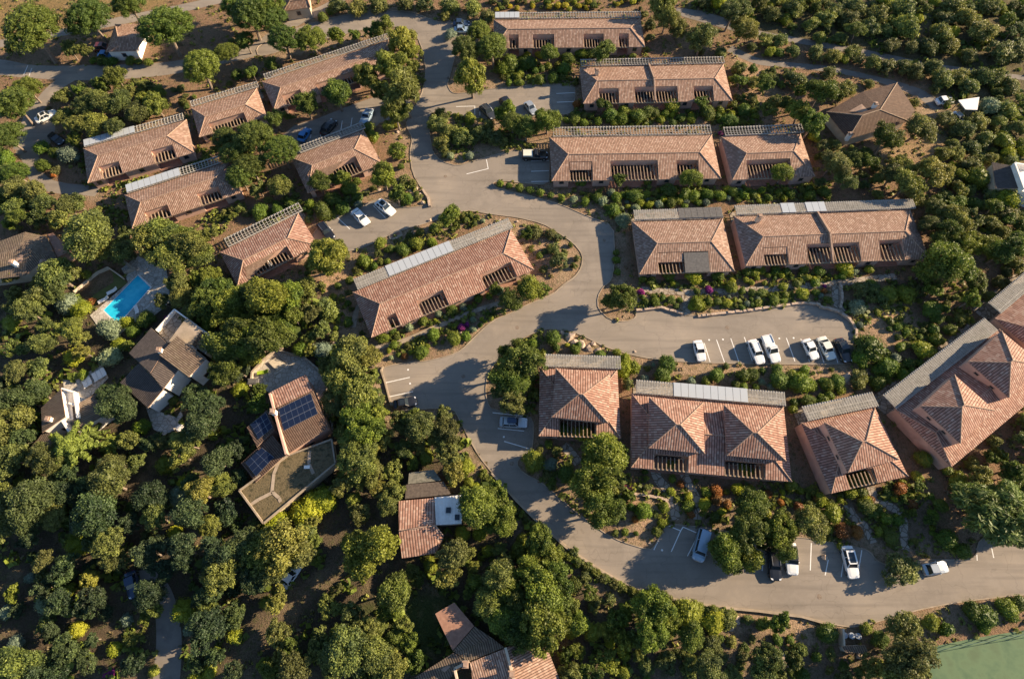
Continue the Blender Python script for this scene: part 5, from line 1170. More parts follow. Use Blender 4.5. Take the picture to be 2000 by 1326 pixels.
# motorbike by the island, benches, small things
# ================================================================ plants: (x, y, radius in photo pixels)
def L_(s): return [tuple(float(v) for v in t.split(',')) for t in s.split()]
PL = {
'P': L_('''65,62,48 175,40,38 253,10,30 325,57,44 395,133,34 479,81,18 443,104,22 30,204,35 15,270,30 30,340,24 556,80,30 607,78,28 497,272,34 487,325,28 548,295,32 909,98,27 960,95,28 935,64,22 967,85,20 461,300,26 470,345,26 440,270,22 490,30,36 520,10,34 530,40,30 465,10,30 55,175,24'''),
'F': L_('''785,80,32 804,102,20 765,130,36 718,152,28 785,183,42 772,222,28 809,130,15 748,180,26 918,151,36 640,505,40 655,490,26 623,518,22 1310,907,12 300,205,26 280,195,18 1830,410,24'''),
'D': L_('''136,872,50 180,850,26 217,868,24'''),
'T': L_('''1930,1000,66 1962,980,44 1895,975,34 1975,1035,34'''),
'G': L_('''227,149,24 200,170,18 658,183,28 597,203,25 536,232,19 561,227,11 624,355,21 670,350,18 650,353,14 750,345,28 775,380,20 657,70,17 694,70,13 745,56,20 720,62,12 775,295,19 880,421,22 1002,242,25 1067,236,28 1030,252,25 985,222,20 1072,102,20 1181,100,24 1177,204,16 1371,200,16 1528,339,22 1350,350,22 1211,350,15 1495,166,20 1602,180,30 1561,217,28 1589,240,28 1731,268,30 1840,515,44 1877,530,30 1907,552,22 1806,532,24 1826,566,18
 1850,464,28 1894,477,30 1928,484,26 1965,491,30 1989,474,24 1897,586,22 1022,708,42 988,745,32 998,690,26 1012,752,24 1218,583,30 1190,590,18 1035,566,28 997,586,24 1062,566,18 967,566,14 1182,888,44 1162,935,44 1212,893,24 1182,993,38 1157,978,18 1150,905,22 1466,985,34 1416,1076,36 1400,1072,20 1432,1097,24 1462,1035,38 1469,1090,26 1440,1060,24
 1524,1036,34 1524,1063,28 1490,1059,18 1487,1025,22 1500,1040,20 974,1005,34 990,1022,22 970,964,24 931,988,42 955,978,30 969,1025,26 1052,1056,32 1072,1093,32 1041,1120,40 1089,1134,34 987,1141,34 1062,1168,44 1062,1232,50 1018,1232,42 980,1209,34 1092,1168,34 1020,1180,34 1090,1210,30 697,896,44 724,920,34 718,883,30 663,951,24 700,937,26 762,974,34 738,954,22 721,1080,50 700,1059,30 738,1066,30 772,1154,36 758,1192,24 816,1134,16
 684,698,48 714,698,36 670,745,44 704,762,48 731,779,30 697,807,36 670,847,26 714,840,44 690,861,38 741,857,30 738,807,26 655,790,30 521,583,42 561,586,36 500,569,30 521,657,46 490,671,40 555,650,28 451,593,34 448,620,32 482,586,30 424,569,34 404,589,34 411,623,26 468,657,40 441,678,40 492,691,30 434,729,34 468,725,24 530,620,30 575,620,22
 1276,1181,38 1272,1236,34 1310,1215,28 1255,1249,26 1218,1249,24 1350,1243,28 1297,1190,24 1130,1215,24 510,760,16 505,790,22 520,815,18 1030,458,14 370,395,0'''),
'O': L_('''177,471,46 204,491,22 292,471,38 322,460,36 373,484,38 333,504,34 244,491,24 346,552,26 390,500,30 319,586,16 373,610,24 109,535,34 136,535,20 71,552,14 54,606,28 75,583,26 105,576,24 95,637,18 136,644,28 153,657,20 78,674,24 31,678,22 34,729,26 78,718,22 75,766,26 20,542,14 27,576,16 387,779,34 407,800,28 397,824,34 424,786,16 356,857,26 292,864,22 326,861,18 373,871,20 231,796,34 251,779,28 210,769,24 20,824,40 41,779,30 10,762,20
 217,944,36 295,971,32 190,1005,40 163,991,26 217,1059,34 224,1093,28 20,988,36 68,978,40 61,1012,30 305,1012,30 356,893,24 390,961,30 373,1005,34 353,1080,38 299,1080,34 319,1114,28 295,1158,30 299,1192,16 424,1080,36 441,1114,36 475,1066,36 492,1114,30 183,1168,26 170,1188,24 119,1175,26 129,1266,26 34,1297,40 68,1314,34 109,1314,26 407,1198,24 407,1236,40 465,1198,24 383,1297,18 461,1310,20 258,1297,26
 548,1066,52 582,1086,38 507,1080,42 500,1134,30 531,1113,36 616,1059,16 599,1046,24 884,1086,34 880,1124,26 914,1080,16 976,1134,32 979,1164,26 955,1181,30 646,1181,26 656,1154,16 687,1202,26 711,1226,26 626,1249,24 684,1266,44 735,1276,36 758,1307,34 656,1300,34 578,1304,36 616,1273,20 551,1256,18
 782,827,22 823,830,30 806,817,22 870,840,28 874,874,26 819,871,16 785,871,16 867,813,18 877,886,24 884,922,24 789,883,16 850,860,18 1000,782,28 980,762,20 1582,1022,34 1299,17,30 1303,34,25 1371,71,30 1449,58,26 1435,20,30 1323,58,20 1629,319,27 1667,312,20 1650,353,22 1799,251,30 1775,360,32 1823,336,36 1762,326,25 1741,343,26 1765,1283,45 1745,1307,40 1768,1232,38 1700,1300,22 1650,1300,0 200,200,25 165,215,22 235,205,22 265,222,22 150,245,25 190,245,25 225,250,22 130,230,20 245,185,18 175,190,20 120,192,18 30,370,25 75,375,24 35,405,25 90,402,24 130,400,22 75,425,20 150,398,20 135,360,0 504,370,18 545,367,22 20,92,14 136,95,18 166,102,14 10,135,0 1863,428,26 1819,438,22 840,700,0 1500,1283,30 1487,1317,25 1381,1304,30 545,1170,24 95,900,34 25,900,36 50,860,26 130,960,26 255,1020,24 260,905,22 425,905,30 430,950,26 415,1030,26 545,1230,22'''),
'S': L_('''1053,157,12 1080,154,12 1102,136,16 1014,163,10 994,163,8 1543,380,11 1500,387,9 1580,384,12 1487,373,9 1521,377,10 1609,377,14 1238,383,18 1378,746,11 1398,733,16 1437,751,11 1452,756,10 1452,734,16 1469,732,15 1476,757,9 1418,715,8 1303,711,20 1294,732,20 1521,742,22 1517,722,14 1561,749,24 1570,723,12 1578,752,16 1616,752,16 1634,745,17 1606,745,10 1578,783,16 1606,781,14 1619,773,11 1551,786,10 1697,681,32 1731,718,22 1714,750,16 1711,722,12 1680,700,20
 1819,606,22 1829,623,14 1843,603,10 1823,644,12 1829,664,15 1853,644,14 1751,640,9 1768,650,9 1753,660,8 1736,630,9 1736,644,7 1775,711,14 1765,735,16 1785,732,14 1796,711,12 589,683,18 1080,661,18 1086,679,10 1041,671,12 1123,684,12 1172,693,12 1130,674,8 823,688,16 847,654,14 887,661,16 911,657,12 765,644,12 748,661,14 769,674,10 826,627,12 882,606,14 935,583,11 955,579,8
 743,476,14 757,511,8 762,488,12 787,489,16 813,477,16 843,474,12 848,447,12 680,630,12 660,559,9 684,549,10 711,511,16 731,521,9 680,593,8 199,120,12 210,122,11 221,121,11 183,120,9 255,120,12 290,123,10 272,122,9 1361,569,8 1384,589,11 1401,589,10 1427,593,6 1449,601,7 1310,586,11 1279,591,11 1294,583,8 1262,591,8 1327,586,7 1449,569,9 1469,572,10 1204,508,9 1206,532,8 1204,494,8 1272,549,11 1255,545,9 1306,538,14 1293,523,7 1401,538,14 1459,532,12
 1514,528,12 1536,530,10 1599,530,13 1570,526,11 1592,554,11 1555,555,11 1511,586,13 1533,576,9 1592,572,9 1487,572,12 1616,586,9 1643,540,9 977,360,8 994,363,8 1014,367,10 1035,372,10 1055,377,10 1075,383,8 1096,387,9 1143,394,10 1167,387,13 1204,387,13 1198,411,15 1306,373,18 1337,380,14 1354,383,14 1381,380,14 1405,383,13 1337,404,8 1364,397,8 1432,377,13 1452,383,12 1469,380,10 1310,397,12 1265,356,10 1135,356,12
 1191,227,17 1215,234,14 1218,217,14 1245,227,18 1265,221,15 1279,221,12 1299,224,10 1330,231,11 1381,221,18 1405,217,10 1428,156,8 1452,217,15 1425,237,18 1469,239,7 1452,190,6 1313,241,9 1126,156,6 1123,234,13 1140,241,10 997,125,20 1031,125,18 1109,115,15 1136,105,14 1157,105,15 984,136,16 1235,112,9 1045,139,9 1255,998,20 1296,991,12 1282,1039,12 1221,1039,9 1242,1042,6 1259,920,8 1262,934,7 1313,935,9 1344,988,14 1398,1012,14 1103,840,14 1072,868,10
 1684,934,18 1663,940,14 1680,961,14 1690,988,20 1704,1002,14 1714,995,12 1729,1012,14 1752,1015,14 1738,1049,18 1847,1052,22 1833,988,16 1880,1076,18 1816,971,8 1819,1005,12 1802,896,18 1850,920,12 1616,1236,22 1690,1226,14 1517,1249,12 1541,1249,10 1897,1192,20 1925,1205,24 1965,1188,22 1989,1178,18 1921,1225,14 1975,1205,14 1847,1229,16 1717,1249,20 261,647,16 285,625,20 163,732,12 278,834,18 339,783,12 1106,927,20 1700,412,0 10,310,22 82,290,17 85,325,16 110,300,16 509,414,18 543,412,14 572,400,15 630,414,20 650,390,20 670,407,16 684,370,18 796,390,14 697,355,10 718,251,15 728,268,15 758,248,12 783,326,8 630,35,12 645,24,10 660,12,12'''),
'W': L_('''853,244,20 880,258,22 863,282,20 904,272,22 935,265,20 962,272,20 955,250,16 979,278,14 860,225,16 870,300,10 660,14,20 700,15,22 740,12,22 790,8,20 830,10,20 880,15,20 925,18,22 952,34,20 870,32,12 970,268,14 1269,51,14 1259,30,10 1269,75,10 1408,105,14 1367,102,10 1442,136,16 1469,163,16 1469,92,12 1514,200,18 1551,160,22 1619,143,16 1653,177,20 1636,251,10 1626,285,18 1714,350,14 1697,166,12 1785,204,10
 1497,78,18 1524,81,18 1548,102,16 1592,105,20 1626,112,18 1663,105,18 1677,117,14 1704,126,20 1731,132,18 1762,132,20 1785,143,20 1819,136,22 1840,156,24 1870,153,22 1887,170,20 1921,153,24 1948,156,22 1972,170,22 1548,20,24 1507,30,22 1582,51,18 1609,41,22 1656,41,26 1670,20,26 1697,58,22 1714,34,24 1765,24,26 1769,58,26 1836,71,24 1857,17,26 1880,41,24 1914,68,30 1955,102,30 1990,61,24 1982,109,24 1928,20,20 1813,95,20 1891,112,18 1853,92,22 1846,234,20 1880,255,24 1904,238,22 1897,288,20 1965,217,22 1921,272,20 1951,238,18 1989,251,20 1890,326,20 1935,384,20 1965,417,22 1870,305,14 1935,438,22 1846,387,18 1792,390,18 1894,373,14 1740,90,18 1780,95,18 1640,75,16 1600,75,16 1850,200,12
 1931,579,16 1955,555,18 1985,518,20 1680,566,20 1704,562,16 1721,586,15 1790,569,16 1700,585,12 640,606,26 653,657,12 629,560,10 1130,1097,12 1150,1107,10 1177,1130,12 1211,1141,10 1191,1171,14 1164,1175,14 1157,1188,12 1143,1127,14 1120,1078,12 1418,1209,24 1388,1256,22 1347,1293,18 1428,1314,18 1299,1293,22 1259,1300,20 1677,742,20 1225,749,14 1048,457,16 1075,459,14 1082,487,14 1092,511,20 1089,464,10 1045,447,12 20,437,12 108,440,12 190,425,16 230,440,0 110,335,10 1000,60,0'''),
'Y': L_('''1375,985,14 1440,955,14 1545,950,13 1600,975,14 1660,962,14 1690,978,12 1790,930,12 1310,960,10 1530,560,10 1590,548,9 1350,600,9 1420,592,10 1480,592,9 1700,555,12 1545,735,14 1640,760,12 1420,370,9 1250,395,10 1200,240,10 1290,235,10 1350,235,9 1010,150,9 1070,130,9 670,350,9 1148,330,0 918,232,14 782,305,8 1313,207,18 1504,102,12 1589,268,14 1958,278,20 1907,350,24 1962,390,28 1269,400,9 1325,394,9 1354,541,18 1428,562,14 1474,533,11 1361,594,16 1487,529,10 1650,525,17 1697,526,10 1567,574,14 1735,576,20 1768,576,20 1712,611,7 1802,684,22 1589,756,9 1548,800,10 1204,688,9 1215,722,20 1221,705,16 1238,718,14 1137,847,20 1041,901,24 1293,1022,11 1345,968,9 1461,923,12 1452,913,12 1626,1002,20 1640,1066,8 1870,940,20 1816,1215,18 633,974,28 609,988,28 592,1005,26 541,1022,28 640,985,18 1344,1198,30 1394,1215,26 160,606,20 170,538,12 360,562,20 146,698,20 234,674,16 248,630,14 468,762,16 156,1066,26 326,910,20 136,1154,16 156,1229,18 227,1266,15 360,1192,26 302,1310,12 1762,944,9 680,548,7 1868,880,15 415,265,12'''),
'V': L_('''135,305,22 880,68,14 880,305,9 700,400,10 677,410,9 1120,390,9 1177,394,12 1218,431,18 1242,407,10 1286,400,10 1259,739,9 1349,745,10 1487,747,9 1504,757,9 1585,504,9 1643,508,12 1668,531,9 1673,600,18 1678,635,8 1748,701,12 799,640,10 857,613,9 904,600,9 976,569,11 132,593,24 214,644,26 217,698,24 629,684,20 1931,210,22 1075,907,16 918,305,10 90,1180,20 250,1210,14'''),
'R': L_('''1330,945,9 1500,965,10 1560,990,12 1420,985,10 1700,975,9 1780,985,12 1240,1015,8 1350,1005,9 1520,735,8 1240,715,8 1126,204,9 105,342,7 1398,958,14 1398,975,13 1524,981,8 1599,974,12 1646,1036,18 1673,1039,15 1758,954,15 180,589,9 791,696,8 1609,569,7 1375,194,8'''),
'M': L_('''1252,571,8 1384,566,9 901,640,9 912,634,6 329,622,9 217,1314,12 1610,559,5 1408,262,6'''),
'B': L_('''1030,108,9 1053,108,9 775,246,7 1072,15,8 1089,13,8 1130,13,7 1145,17,6 1958,270,6 970,20,6 1010,18,6 1040,14,6'''),
}
NAMES = {'P': ('stone_pine', 'tree', 'dark domed stone pine'), 'F': ('soft_pine', 'tree', 'soft light green pine'), 'D': ('star_branched_pine', 'tree', 'pale star boughed pine'''),
 'T': ('feathery_tree', 'tree', 'large wispy blue green tree'), 'G': ('broadleaf_tree', 'tree', 'rich green broadleaf tree'), 'O': ('oak_tree', 'tree', 'olive brown oak'), 'S': ('round_shrub', 'shrub', 'rounded green shrub'''),
 'L': ('leafy_shrub', 'shrub', 'leafy green shrub'),
 'K': ('shade_painted_oak', 'tree', 'shade-painted green oak'),
 'W': ('wild_shrub', 'shrub', 'loose olive scrub bush'), 'Y': ('bright_shrub', 'shrub', 'yellow green bush'), 'V': ('silver_shrub', 'shrub', 'silvery grey bush'), 'R': ('red_leaf_shrub', 'shrub', 'reddish leaved bush'''),
 'M': ('magenta_bougainvillea', 'flower bush', 'magenta flowering bougainvillea'), 'B': ('yellow_broom', 'flower bush', 'yellow flowering broom bush')}
# fill the gaps between the traced crowns in the wooded parts
PL['W'] += [(1755, 1113, 36)]
PL['L'] = L_('1250,1165,16 1275,1163,16 1300,1175,18 1330,1184,18 1360,1190,18 1390,1196,18 1420,1203,16 945,925,10 955,940,10 968,957,11 983,972,10 996,988,11 1012,1003,11 1026,1016,10 1042,1030,12 1056,1042,11 1075,1058,11 1092,1075,12 1110,1087,11 1128,1098,10 1146,1108,12 1163,1118,11 1182,1130,12 1200,1140,12 1218,1149,12 1236,1157,14 1660,604,0 870,420,10 890,425,9 800,462,9 820,455,10')
ZONES = [
 ([(1880,880),(1940,860),(2060,850),(2060,990),(1990,960),(1900,930)], 'GGOW', (14,26), .95, 16), ([(2005,800),(2090,760),(2090,1040),(2010,1040)], 'GO', (22,32), .9, 8),  # outline (pixels), kinds, radius range, spacing factor, wanted; second: unseen trees added to shade the slope
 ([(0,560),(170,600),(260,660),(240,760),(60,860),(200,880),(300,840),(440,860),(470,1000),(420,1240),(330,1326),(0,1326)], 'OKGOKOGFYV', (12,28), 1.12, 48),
 ([(640,860),(760,820),(880,800),(960,930),(1060,1060),(1180,1140),(1260,1190),(1240,1326),(1100,1326),(1100,1250),(900,1150),(780,1110),(690,1000),(640,930)], 'GGOFY', (14,28), 1.0, 40),
 ([(430,1000),(640,1000),(600,1120),(480,1220),(430,1326),(380,1326),(420,1100)], 'OOY', (14,26), 1.0, 14),
 ([(540,1260),(800,1200),(840,1326),(520,1326)], 'OG', (16,28), .95, 12),
 ([(1230,1180),(1460,1200),(1640,1240),(1800,1250),(1810,1326),(1240,1326)], 'WSOG', (9,22), 1.05, 34),
 ([(1340,0),(2000,0),(2000,120),(1700,80),(1500,55),(1380,30)], 'WWOGLY', (10,26), 1.1, 50),
 ([(1480,72),(1700,112),(1900,150),(2000,160),(2000,300),(1860,330),(1840,210),(1700,150),(1480,105)], 'WWGSLY', (9,20), 1.1, 34),
 ([(1830,300),(2000,250),(2000,560),(1850,470),(1820,440)], 'WGOS', (12,24), .95, 34),
 ([(1440,110),(1640,150),(1640,200),(1580,240),(1440,210)], 'WGS', (9,18), 1.05, 20),
 ([(1590,250),(1700,290),(1850,320),(1830,460),(1790,390),(1590,370)], 'OGW', (10,22), 1.15, 14),
 ([(1790,560),(1950,600),(1900,640),(1740,770),(1700,740),(1790,640)], 'SSW', (8,16), 1.15, 22),
 ([(0,290),(60,330),(160,390),(250,450),(230,480),(130,440),(0,450)], 'OWG', (12,24), .95, 26),
 ([(110,160),(300,150),(330,215),(170,270),(120,280)], 'OGW', (12,22), .95, 18),
 ([(150,460),(420,450),(450,560),(600,560),(650,680),(480,740),(420,640),(330,610),(330,500),(200,500)], 'OG', (16,28), .95, 30),
 ([(960,0),(1260,0),(1250,20),(960,24)], 'SSYBW', (6,12), 1.0, 30),
 ([(0,860),(190,870),(240,930),(240,1050),(0,1050)], 'OO', (20,32), .9, 12),
 ([(380,100),(520,60),(540,110),(520,150),(400,180)], 'SWG', (9,16), 1.1, 10),
 ([(300,170),(400,180),(370,210),(340,215)], 'SW', (7,12), 1.2, 6),
 ([(600,480),(690,500),(700,560),(730,660),(760,700),(660,680),(600,560)], 'WSS', (7,13), 1.35, 16),
 ([(760,650),(980,575),(1000,600),(900,665),(760,700)], 'SSYV', (6,10), 1.3, 26),
 ([(690,520),(900,415),(980,425),(860,455),(700,535)], 'SSWV', (7,12), 1.25, 26),
 ([(960,430),(1130,480),(1130,520),(1060,535),(1030,480)], 'WS', (7,13), 1.4, 8),
 ([(1070,640),(1240,700),(1560,715),(1680,720),(1720,780),(1600,800),(1540,770),(1220,735),(1100,690)], 'SSVY', (6,10), 1.6, 12),
 ([(1120,1030),(1000,880),(1040,870),(1250,920),(1290,1000),(1200,1050)], 'SGW', (8,16), 1.2, 14),
 ([(1290,940),(1640,960),(1800,940),(1880,1060),(1700,1060),(1380,1030),(1330,1010)], 'SSGY', (8,17), 1.15, 36),
 ([(1120,205),(1480,200),(1480,245),(1110,245)], 'SSYW', (7,13), 1.1, 26), ([(960,110),(1110,100),(1260,100),(1260,115),(1120,118),(1110,150),(980,160)], 'SSY', (7,12), 1.1, 18),
 ([(1080,362),(1600,362),(1620,395),(1430,395),(1230,402),(1200,420),(1160,390)], 'SSVY', (7,13), 1.1, 34), ([(1240,545),(1640,530),(1640,550),(1250,560)], 'SY', (6,10), 1.1, 20), ([(1250,578),(1620,572),(1600,592),(1320,604),(1250,600)], 'SSYV', (6,10), 1.15, 26),
 ([(500,370),(590,380),(620,400),(800,345),(820,390),(600,440),(500,420)], 'SWG', (8,15), 1.1, 18), ([(380,380),(500,330),(560,330),(560,410),(440,430)], 'SWG', (8,15), 1.2, 12),
 ([(390,275),(520,235),(560,230),(540,260),(440,300)], 'SG', (8,14), 1.1, 10), ([(610,690),(650,660),(760,700),(760,800),(700,840),(640,780)], 'G', (18,28), .9, 8),
 ([(1100,120),(1130,160),(1130,240),(1090,270),(1060,260)], 'S', (8,12), 1.2, 6), ([(440,860),(480,880),(470,950),(500,1000),(440,1000)], 'O', (14,22), 1.2, 5),
 ([(720,60),(860,70),(820,170),(800,250),(760,240),(780,160)], 'FS', (10,18), 1.1, 8),
]
RATIO = {'P': 1.0, 'F': 1.0, 'D': 1, 'T': .9, 'G': .95, 'O': .95}
rnd = random.Random(11)
HGT = []
def HF(): return rnd.choice((.8, .95, 1.05, 1.2, 1.45))
plants = []           # kind, px, py, r(m), x, y
TARR = [np.array(h) for h in HOUSES + ROADS]
def pip(x, y, P):
    r = False; j = len(P) - 1
    for i in range(len(P)):
        if (P[i][1] > y) != (P[j][1] > y) and x < (P[j][0] - P[i][0]) * (y - P[i][1]) / (P[j][1] - P[i][1]) + P[i][0]: r = not r
        j = i
    return r
def px3(x, y, z):
    d = y * ST + (H - z) * CT; return 1000 + x / d * F, 663 - (y * CT + (z - H) * ST) / d * F
OBST = [[px3(p[0], p[1], 2.6) for p in P] for P in HOUSES] + [[px3(p[0], p[1], 0) for p in P] for P in HOUSES + ROADS]
CARPX = [px3(c.x, c.y, .7) for c in ROADCARS]
def add_plant(k, x, y, r, check=0):
    if k == 'O' and x < 520 and y > 760 and rnd.random() < .62: k = 'K'  # lower left wood: many oaks take the leaf colour with painted shade
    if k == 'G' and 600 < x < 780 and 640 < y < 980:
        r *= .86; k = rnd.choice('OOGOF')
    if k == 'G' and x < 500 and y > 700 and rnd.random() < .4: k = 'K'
    if r < 2: return False
    hf = (HF() if check else rnd.choice((1.05, 1.2, 1.35))) if k in 'OGKF' else 1.0; R_ = r / ppm(y) * 1.02; z = HC[k] * hf * R_
    for _ in range(2): p = G(x, y, z); R_ = r * (H - z) / H / ppm(y) * 1.02; z = HC[k] * hf * R_
    if check:
        s = check
        for kx, _, _, r2, x2, y2 in plants:
            if (p.x - x2) ** 2 + (p.y - y2) ** 2 < ((R_ + r2) * s * .62) ** 2: return False
        for P in OBST:
            if pip(x, y, P): return False
            for a in range(8):
                if pip(x + r * .8 * math.cos(a * .785), y + r * .75 * math.sin(a * .785), P): return False
        for cx, cy in CARPX:
            if math.hypot(cx - x, cy - y) < r + 16: return False
        for P in HOUSES + ROADS:
            if pip(p.x, p.y, P): return False
            for a in range(8):
                if pip(p.x + R_ * .75 * math.cos(a * .785), p.y + R_ * .75 * math.sin(a * .785), P): return False
        for c in ROADCARS:
            if (p.x - c.x) ** 2 + (p.y - c.y) ** 2 < (R_ + 2) ** 2: return False
    plants.append((k, x, y, R_, p.x, p.y)); HGT.append(hf); return True
for k, lst in PL.items():
    for x, y, r in lst: add_plant(k, x, y, r * (1.14 if k == 'P' else 1.0))
for poly, kinds, (r0, r1), sp, want in ZONES:
    xs = [p[0] for p in poly]; ys = [p[1] for p in poly]; got = 0
    for t in range(want * 30):
        if got >= want: break
        x, y = rnd.uniform(min(xs), max(xs)), rnd.uniform(min(ys), max(ys))
        if not pip(x, y, poly): continue
        k = rnd.choice(kinds)
        if k == 'S' and rnd.random() < .62: k = 'L'
        f = 1 if k in 'OGKPF' else .8
        got += add_plant(k, x, y, rnd.uniform(r0, r1) * f, sp)

# ================================================================ the ground: one sheet, level under roads and houses, gently uneven elsewhere
XS = np.concatenate([[-420, -300, -220, -170], np.arange(-140, 141, 1.25), [170, 220, 300, 420]])
YS = np.concatenate([[-260, -160, -100], np.arange(-72, 150, 1.25), [180, 240, 340, 480, 700]])
GX, GY = np.meshgrid(XS, YS)
mask = np.zeros(GX.shape, bool)
for P in FLAT: mask |= inside(GX, GY, P)
dist = np.where(mask, 0.0, 9.0); 
for it in range(8):
    for dy, dx in ((0, 1), (1, 0), (0, -1), (-1, 0)):
        s = np.roll(dist, (dy, dx), (0, 1)) + 1; dist = np.minimum(dist, s)
amp = np.clip((dist - 1.2) / 5, 0, 1)
rg = np.random.default_rng(5); hgt = np.zeros(GX.shape)
for f, a in ((.045, .55), (.11, .3), (.3, .14), (.8, .05)):
    for _ in range(4):
        th = rg.uniform(0, 6.28); ph = rg.uniform(0, 6.28); hgt += a * .5 * np.sin((GX * math.cos(th) + GY * math.sin(th)) * f * 2 + ph)
GZ = amp * (np.abs(hgt) * .9 + .04)
GZ[(np.abs(GX) > 150) | (GY > 152) | (GY < -74)] = 0
def px_of(X, Y):
    vx, vy, vz = X, Y, -H; d = vy * ST + (-vz) * CT; a = vx / d; b = (vy * CT + vz * ST) / d
    return 1000 + a * F, 663 - b * F
PX, PY = px_of(GX, GY)
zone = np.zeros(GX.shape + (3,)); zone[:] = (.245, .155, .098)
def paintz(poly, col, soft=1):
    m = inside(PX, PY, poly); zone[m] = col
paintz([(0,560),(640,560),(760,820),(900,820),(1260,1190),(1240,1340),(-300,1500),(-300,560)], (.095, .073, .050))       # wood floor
paintz([(1240,1190),(1640,1220),(1800,1230),(1840,1420),(1240,1420)], (.17, .125, .085))
paintz([(1300,-300),(2500,-300),(2500,330),(1830,300),(1820,140),(1340,40)], (.12, .10, .055))
paintz([(-300,-200),(330,-40),(330,8),(130,60),(-200,100)], (.27, .185, .085))                                         # dry field
paintz([(1670,300),(1720,280),(1830,270),(1880,300),(1830,310),(1700,335),(1650,335)], (.34, .23, .13))
paintz([(1790,165),(1870,200),(1860,240),(1800,260),(1780,230)], (.33, .235, .15))
paintz([(1700,0),(1770,-10),(1780,18),(1720,20)], (.17, .20, .06)); paintz([(1895,298),(2000,290),(2000,320),(1920,325)], (.17, .20, .06))
paintz([(690,1190),(880,1150),(900,1250),(810,1310),(740,1280)], (.055, .075, .025))
paintz([(130,370),(195,375),(190,395),(150,380)], (.32, .24, .17)); paintz([(18,245),(40,250),(62,300),(40,310)], (.33, .23, .14))
for pl in ([(1120,650),(1250,700),(1300,710),(1560,716),(1690,720),(1690,760),(1540,740),(1480,770),(1380,720),(1250,712),(1110,665)], [(1690,590),(1770,590),(1790,640),(1720,700),(1690,640)], [(1250,575),(1620,570),(1640,600),(1340,612),(1250,603)], [(960,440),(1010,432),(1130,490),(1125,535),(1060,540)],
           [(600,480),(690,500),(700,560),(740,680),(700,690),(640,640)], [(810,360),(830,380),(835,400),(780,395)], [(1100,240),(1500,235),(1500,252),(1100,250)], [(1430,100),(1500,140),(1500,240),(1440,250)], [(1220,970),(1310,965),(1310,1000),(1240,1050)], [(1480,1192),(1620,1215),(1640,1300),(1500,1230)], [(1585,330),(1600,345),(1570,375)]):
    paintz(pl, (.40, .265, .17))
paintz([(1210,925),(1560,945),(1800,960),(1860,1090),(1690,1070),(1380,1030),(1310,1020)], (.20, .145, .10))
m = np.zeros(GX.shape, bool); m |= inside(GX, GY, TRACK3); zone[m] = (.155, .115, .075)
for _ in range(1):
    zone[1:-1, 1:-1] = (zone[1:-1, 1:-1] * 2 + zone[:-2, 1:-1] + zone[2:, 1:-1] + zone[1:-1, :-2] + zone[1:-1, 2:]) / 6
rmask = np.zeros(GX.shape, bool); rmask |= inside(GX, GY, [p[:2] for p in mp_])
near_r = rmask.copy()
for it in range(2):
    for dy, dx in ((0, 1), (1, 0), (0, -1), (-1, 0)): near_r |= np.roll(near_r, (dy, dx), (0, 1))
wv = rg.uniform(.2, .9, GX.shape)[..., None] * (near_r & ~rmask)[..., None]; zone = zone * (1 - wv) + np.array((.36, .265, .18)) * wv
ny, nx = GX.shape
me = bpy.data.meshes.new('ground'); I = np.arange(ny * nx).reshape(ny, nx)
faces = np.stack([I[:-1, :-1], I[:-1, 1:], I[1:, 1:], I[1:, :-1]], -1).reshape(-1, 4)
me.from_pydata(np.stack([GX.ravel(), GY.ravel(), GZ.ravel()], 1).tolist(), [], faces.tolist())
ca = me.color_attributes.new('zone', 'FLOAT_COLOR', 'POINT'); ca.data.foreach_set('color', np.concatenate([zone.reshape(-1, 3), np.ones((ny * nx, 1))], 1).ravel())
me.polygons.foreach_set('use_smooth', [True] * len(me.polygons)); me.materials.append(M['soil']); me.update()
go = bpy.data.objects.new('ground', me); scene.collection.objects.link(go); tag(go, kind='structure')
def gz(x, y):
    i = int(np.clip(np.searchsorted(XS, x), 1, len(XS) - 1)); j = int(np.clip(np.searchsorted(YS, y), 1, len(YS) - 1))
    return float(min(GZ[j - 1, i - 1], GZ[j, i], GZ[j - 1, i], GZ[j, i - 1]))

# ---- place the plants
cnt = {}; items = []
for (k, x, y, r, X, Y), hf in zip(plants, HGT):
    cnt[k] = cnt.get(k, 0) + 1
    nm, cat, desc = NAMES[k]; v = rnd.randrange(CROWN['nv'][k]); big = int(r > (2.0 if k in 'OGKPFTD' else 1.25)); rz = rnd.uniform(0, 6.283)
    z = gz(X, Y); an = rnd.uniform(.86, 1.16); sc = (r * an, r / an, r * rnd.uniform(.85, 1.18))
    size = ('large ' if r > 3.3 else 'small ' if r < 1.9 else '') if cat == 'tree' else ('big ' if r > 1.7 else 'tiny ' if r < .8 else '')
    if desc.startswith('large'): size = ''
    d = size + desc + ' ' + rel(x, y); grp = NAMES[k][0].replace('_', ' ') + ' plants around the estate'
    if k in 'OGKPFTD':
        root = empty(nm, (X, Y, z), None, cat, grp, rz)
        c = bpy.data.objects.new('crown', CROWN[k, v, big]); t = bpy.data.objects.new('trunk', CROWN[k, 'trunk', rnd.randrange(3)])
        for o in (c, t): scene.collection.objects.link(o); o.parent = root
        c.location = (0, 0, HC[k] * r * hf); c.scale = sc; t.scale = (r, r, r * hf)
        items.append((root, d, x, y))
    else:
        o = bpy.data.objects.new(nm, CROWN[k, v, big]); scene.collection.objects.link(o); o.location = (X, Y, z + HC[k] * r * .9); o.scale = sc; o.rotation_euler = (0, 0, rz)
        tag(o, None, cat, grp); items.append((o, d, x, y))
finish_labels(items)
print('PLANTS', cnt, len(plants))

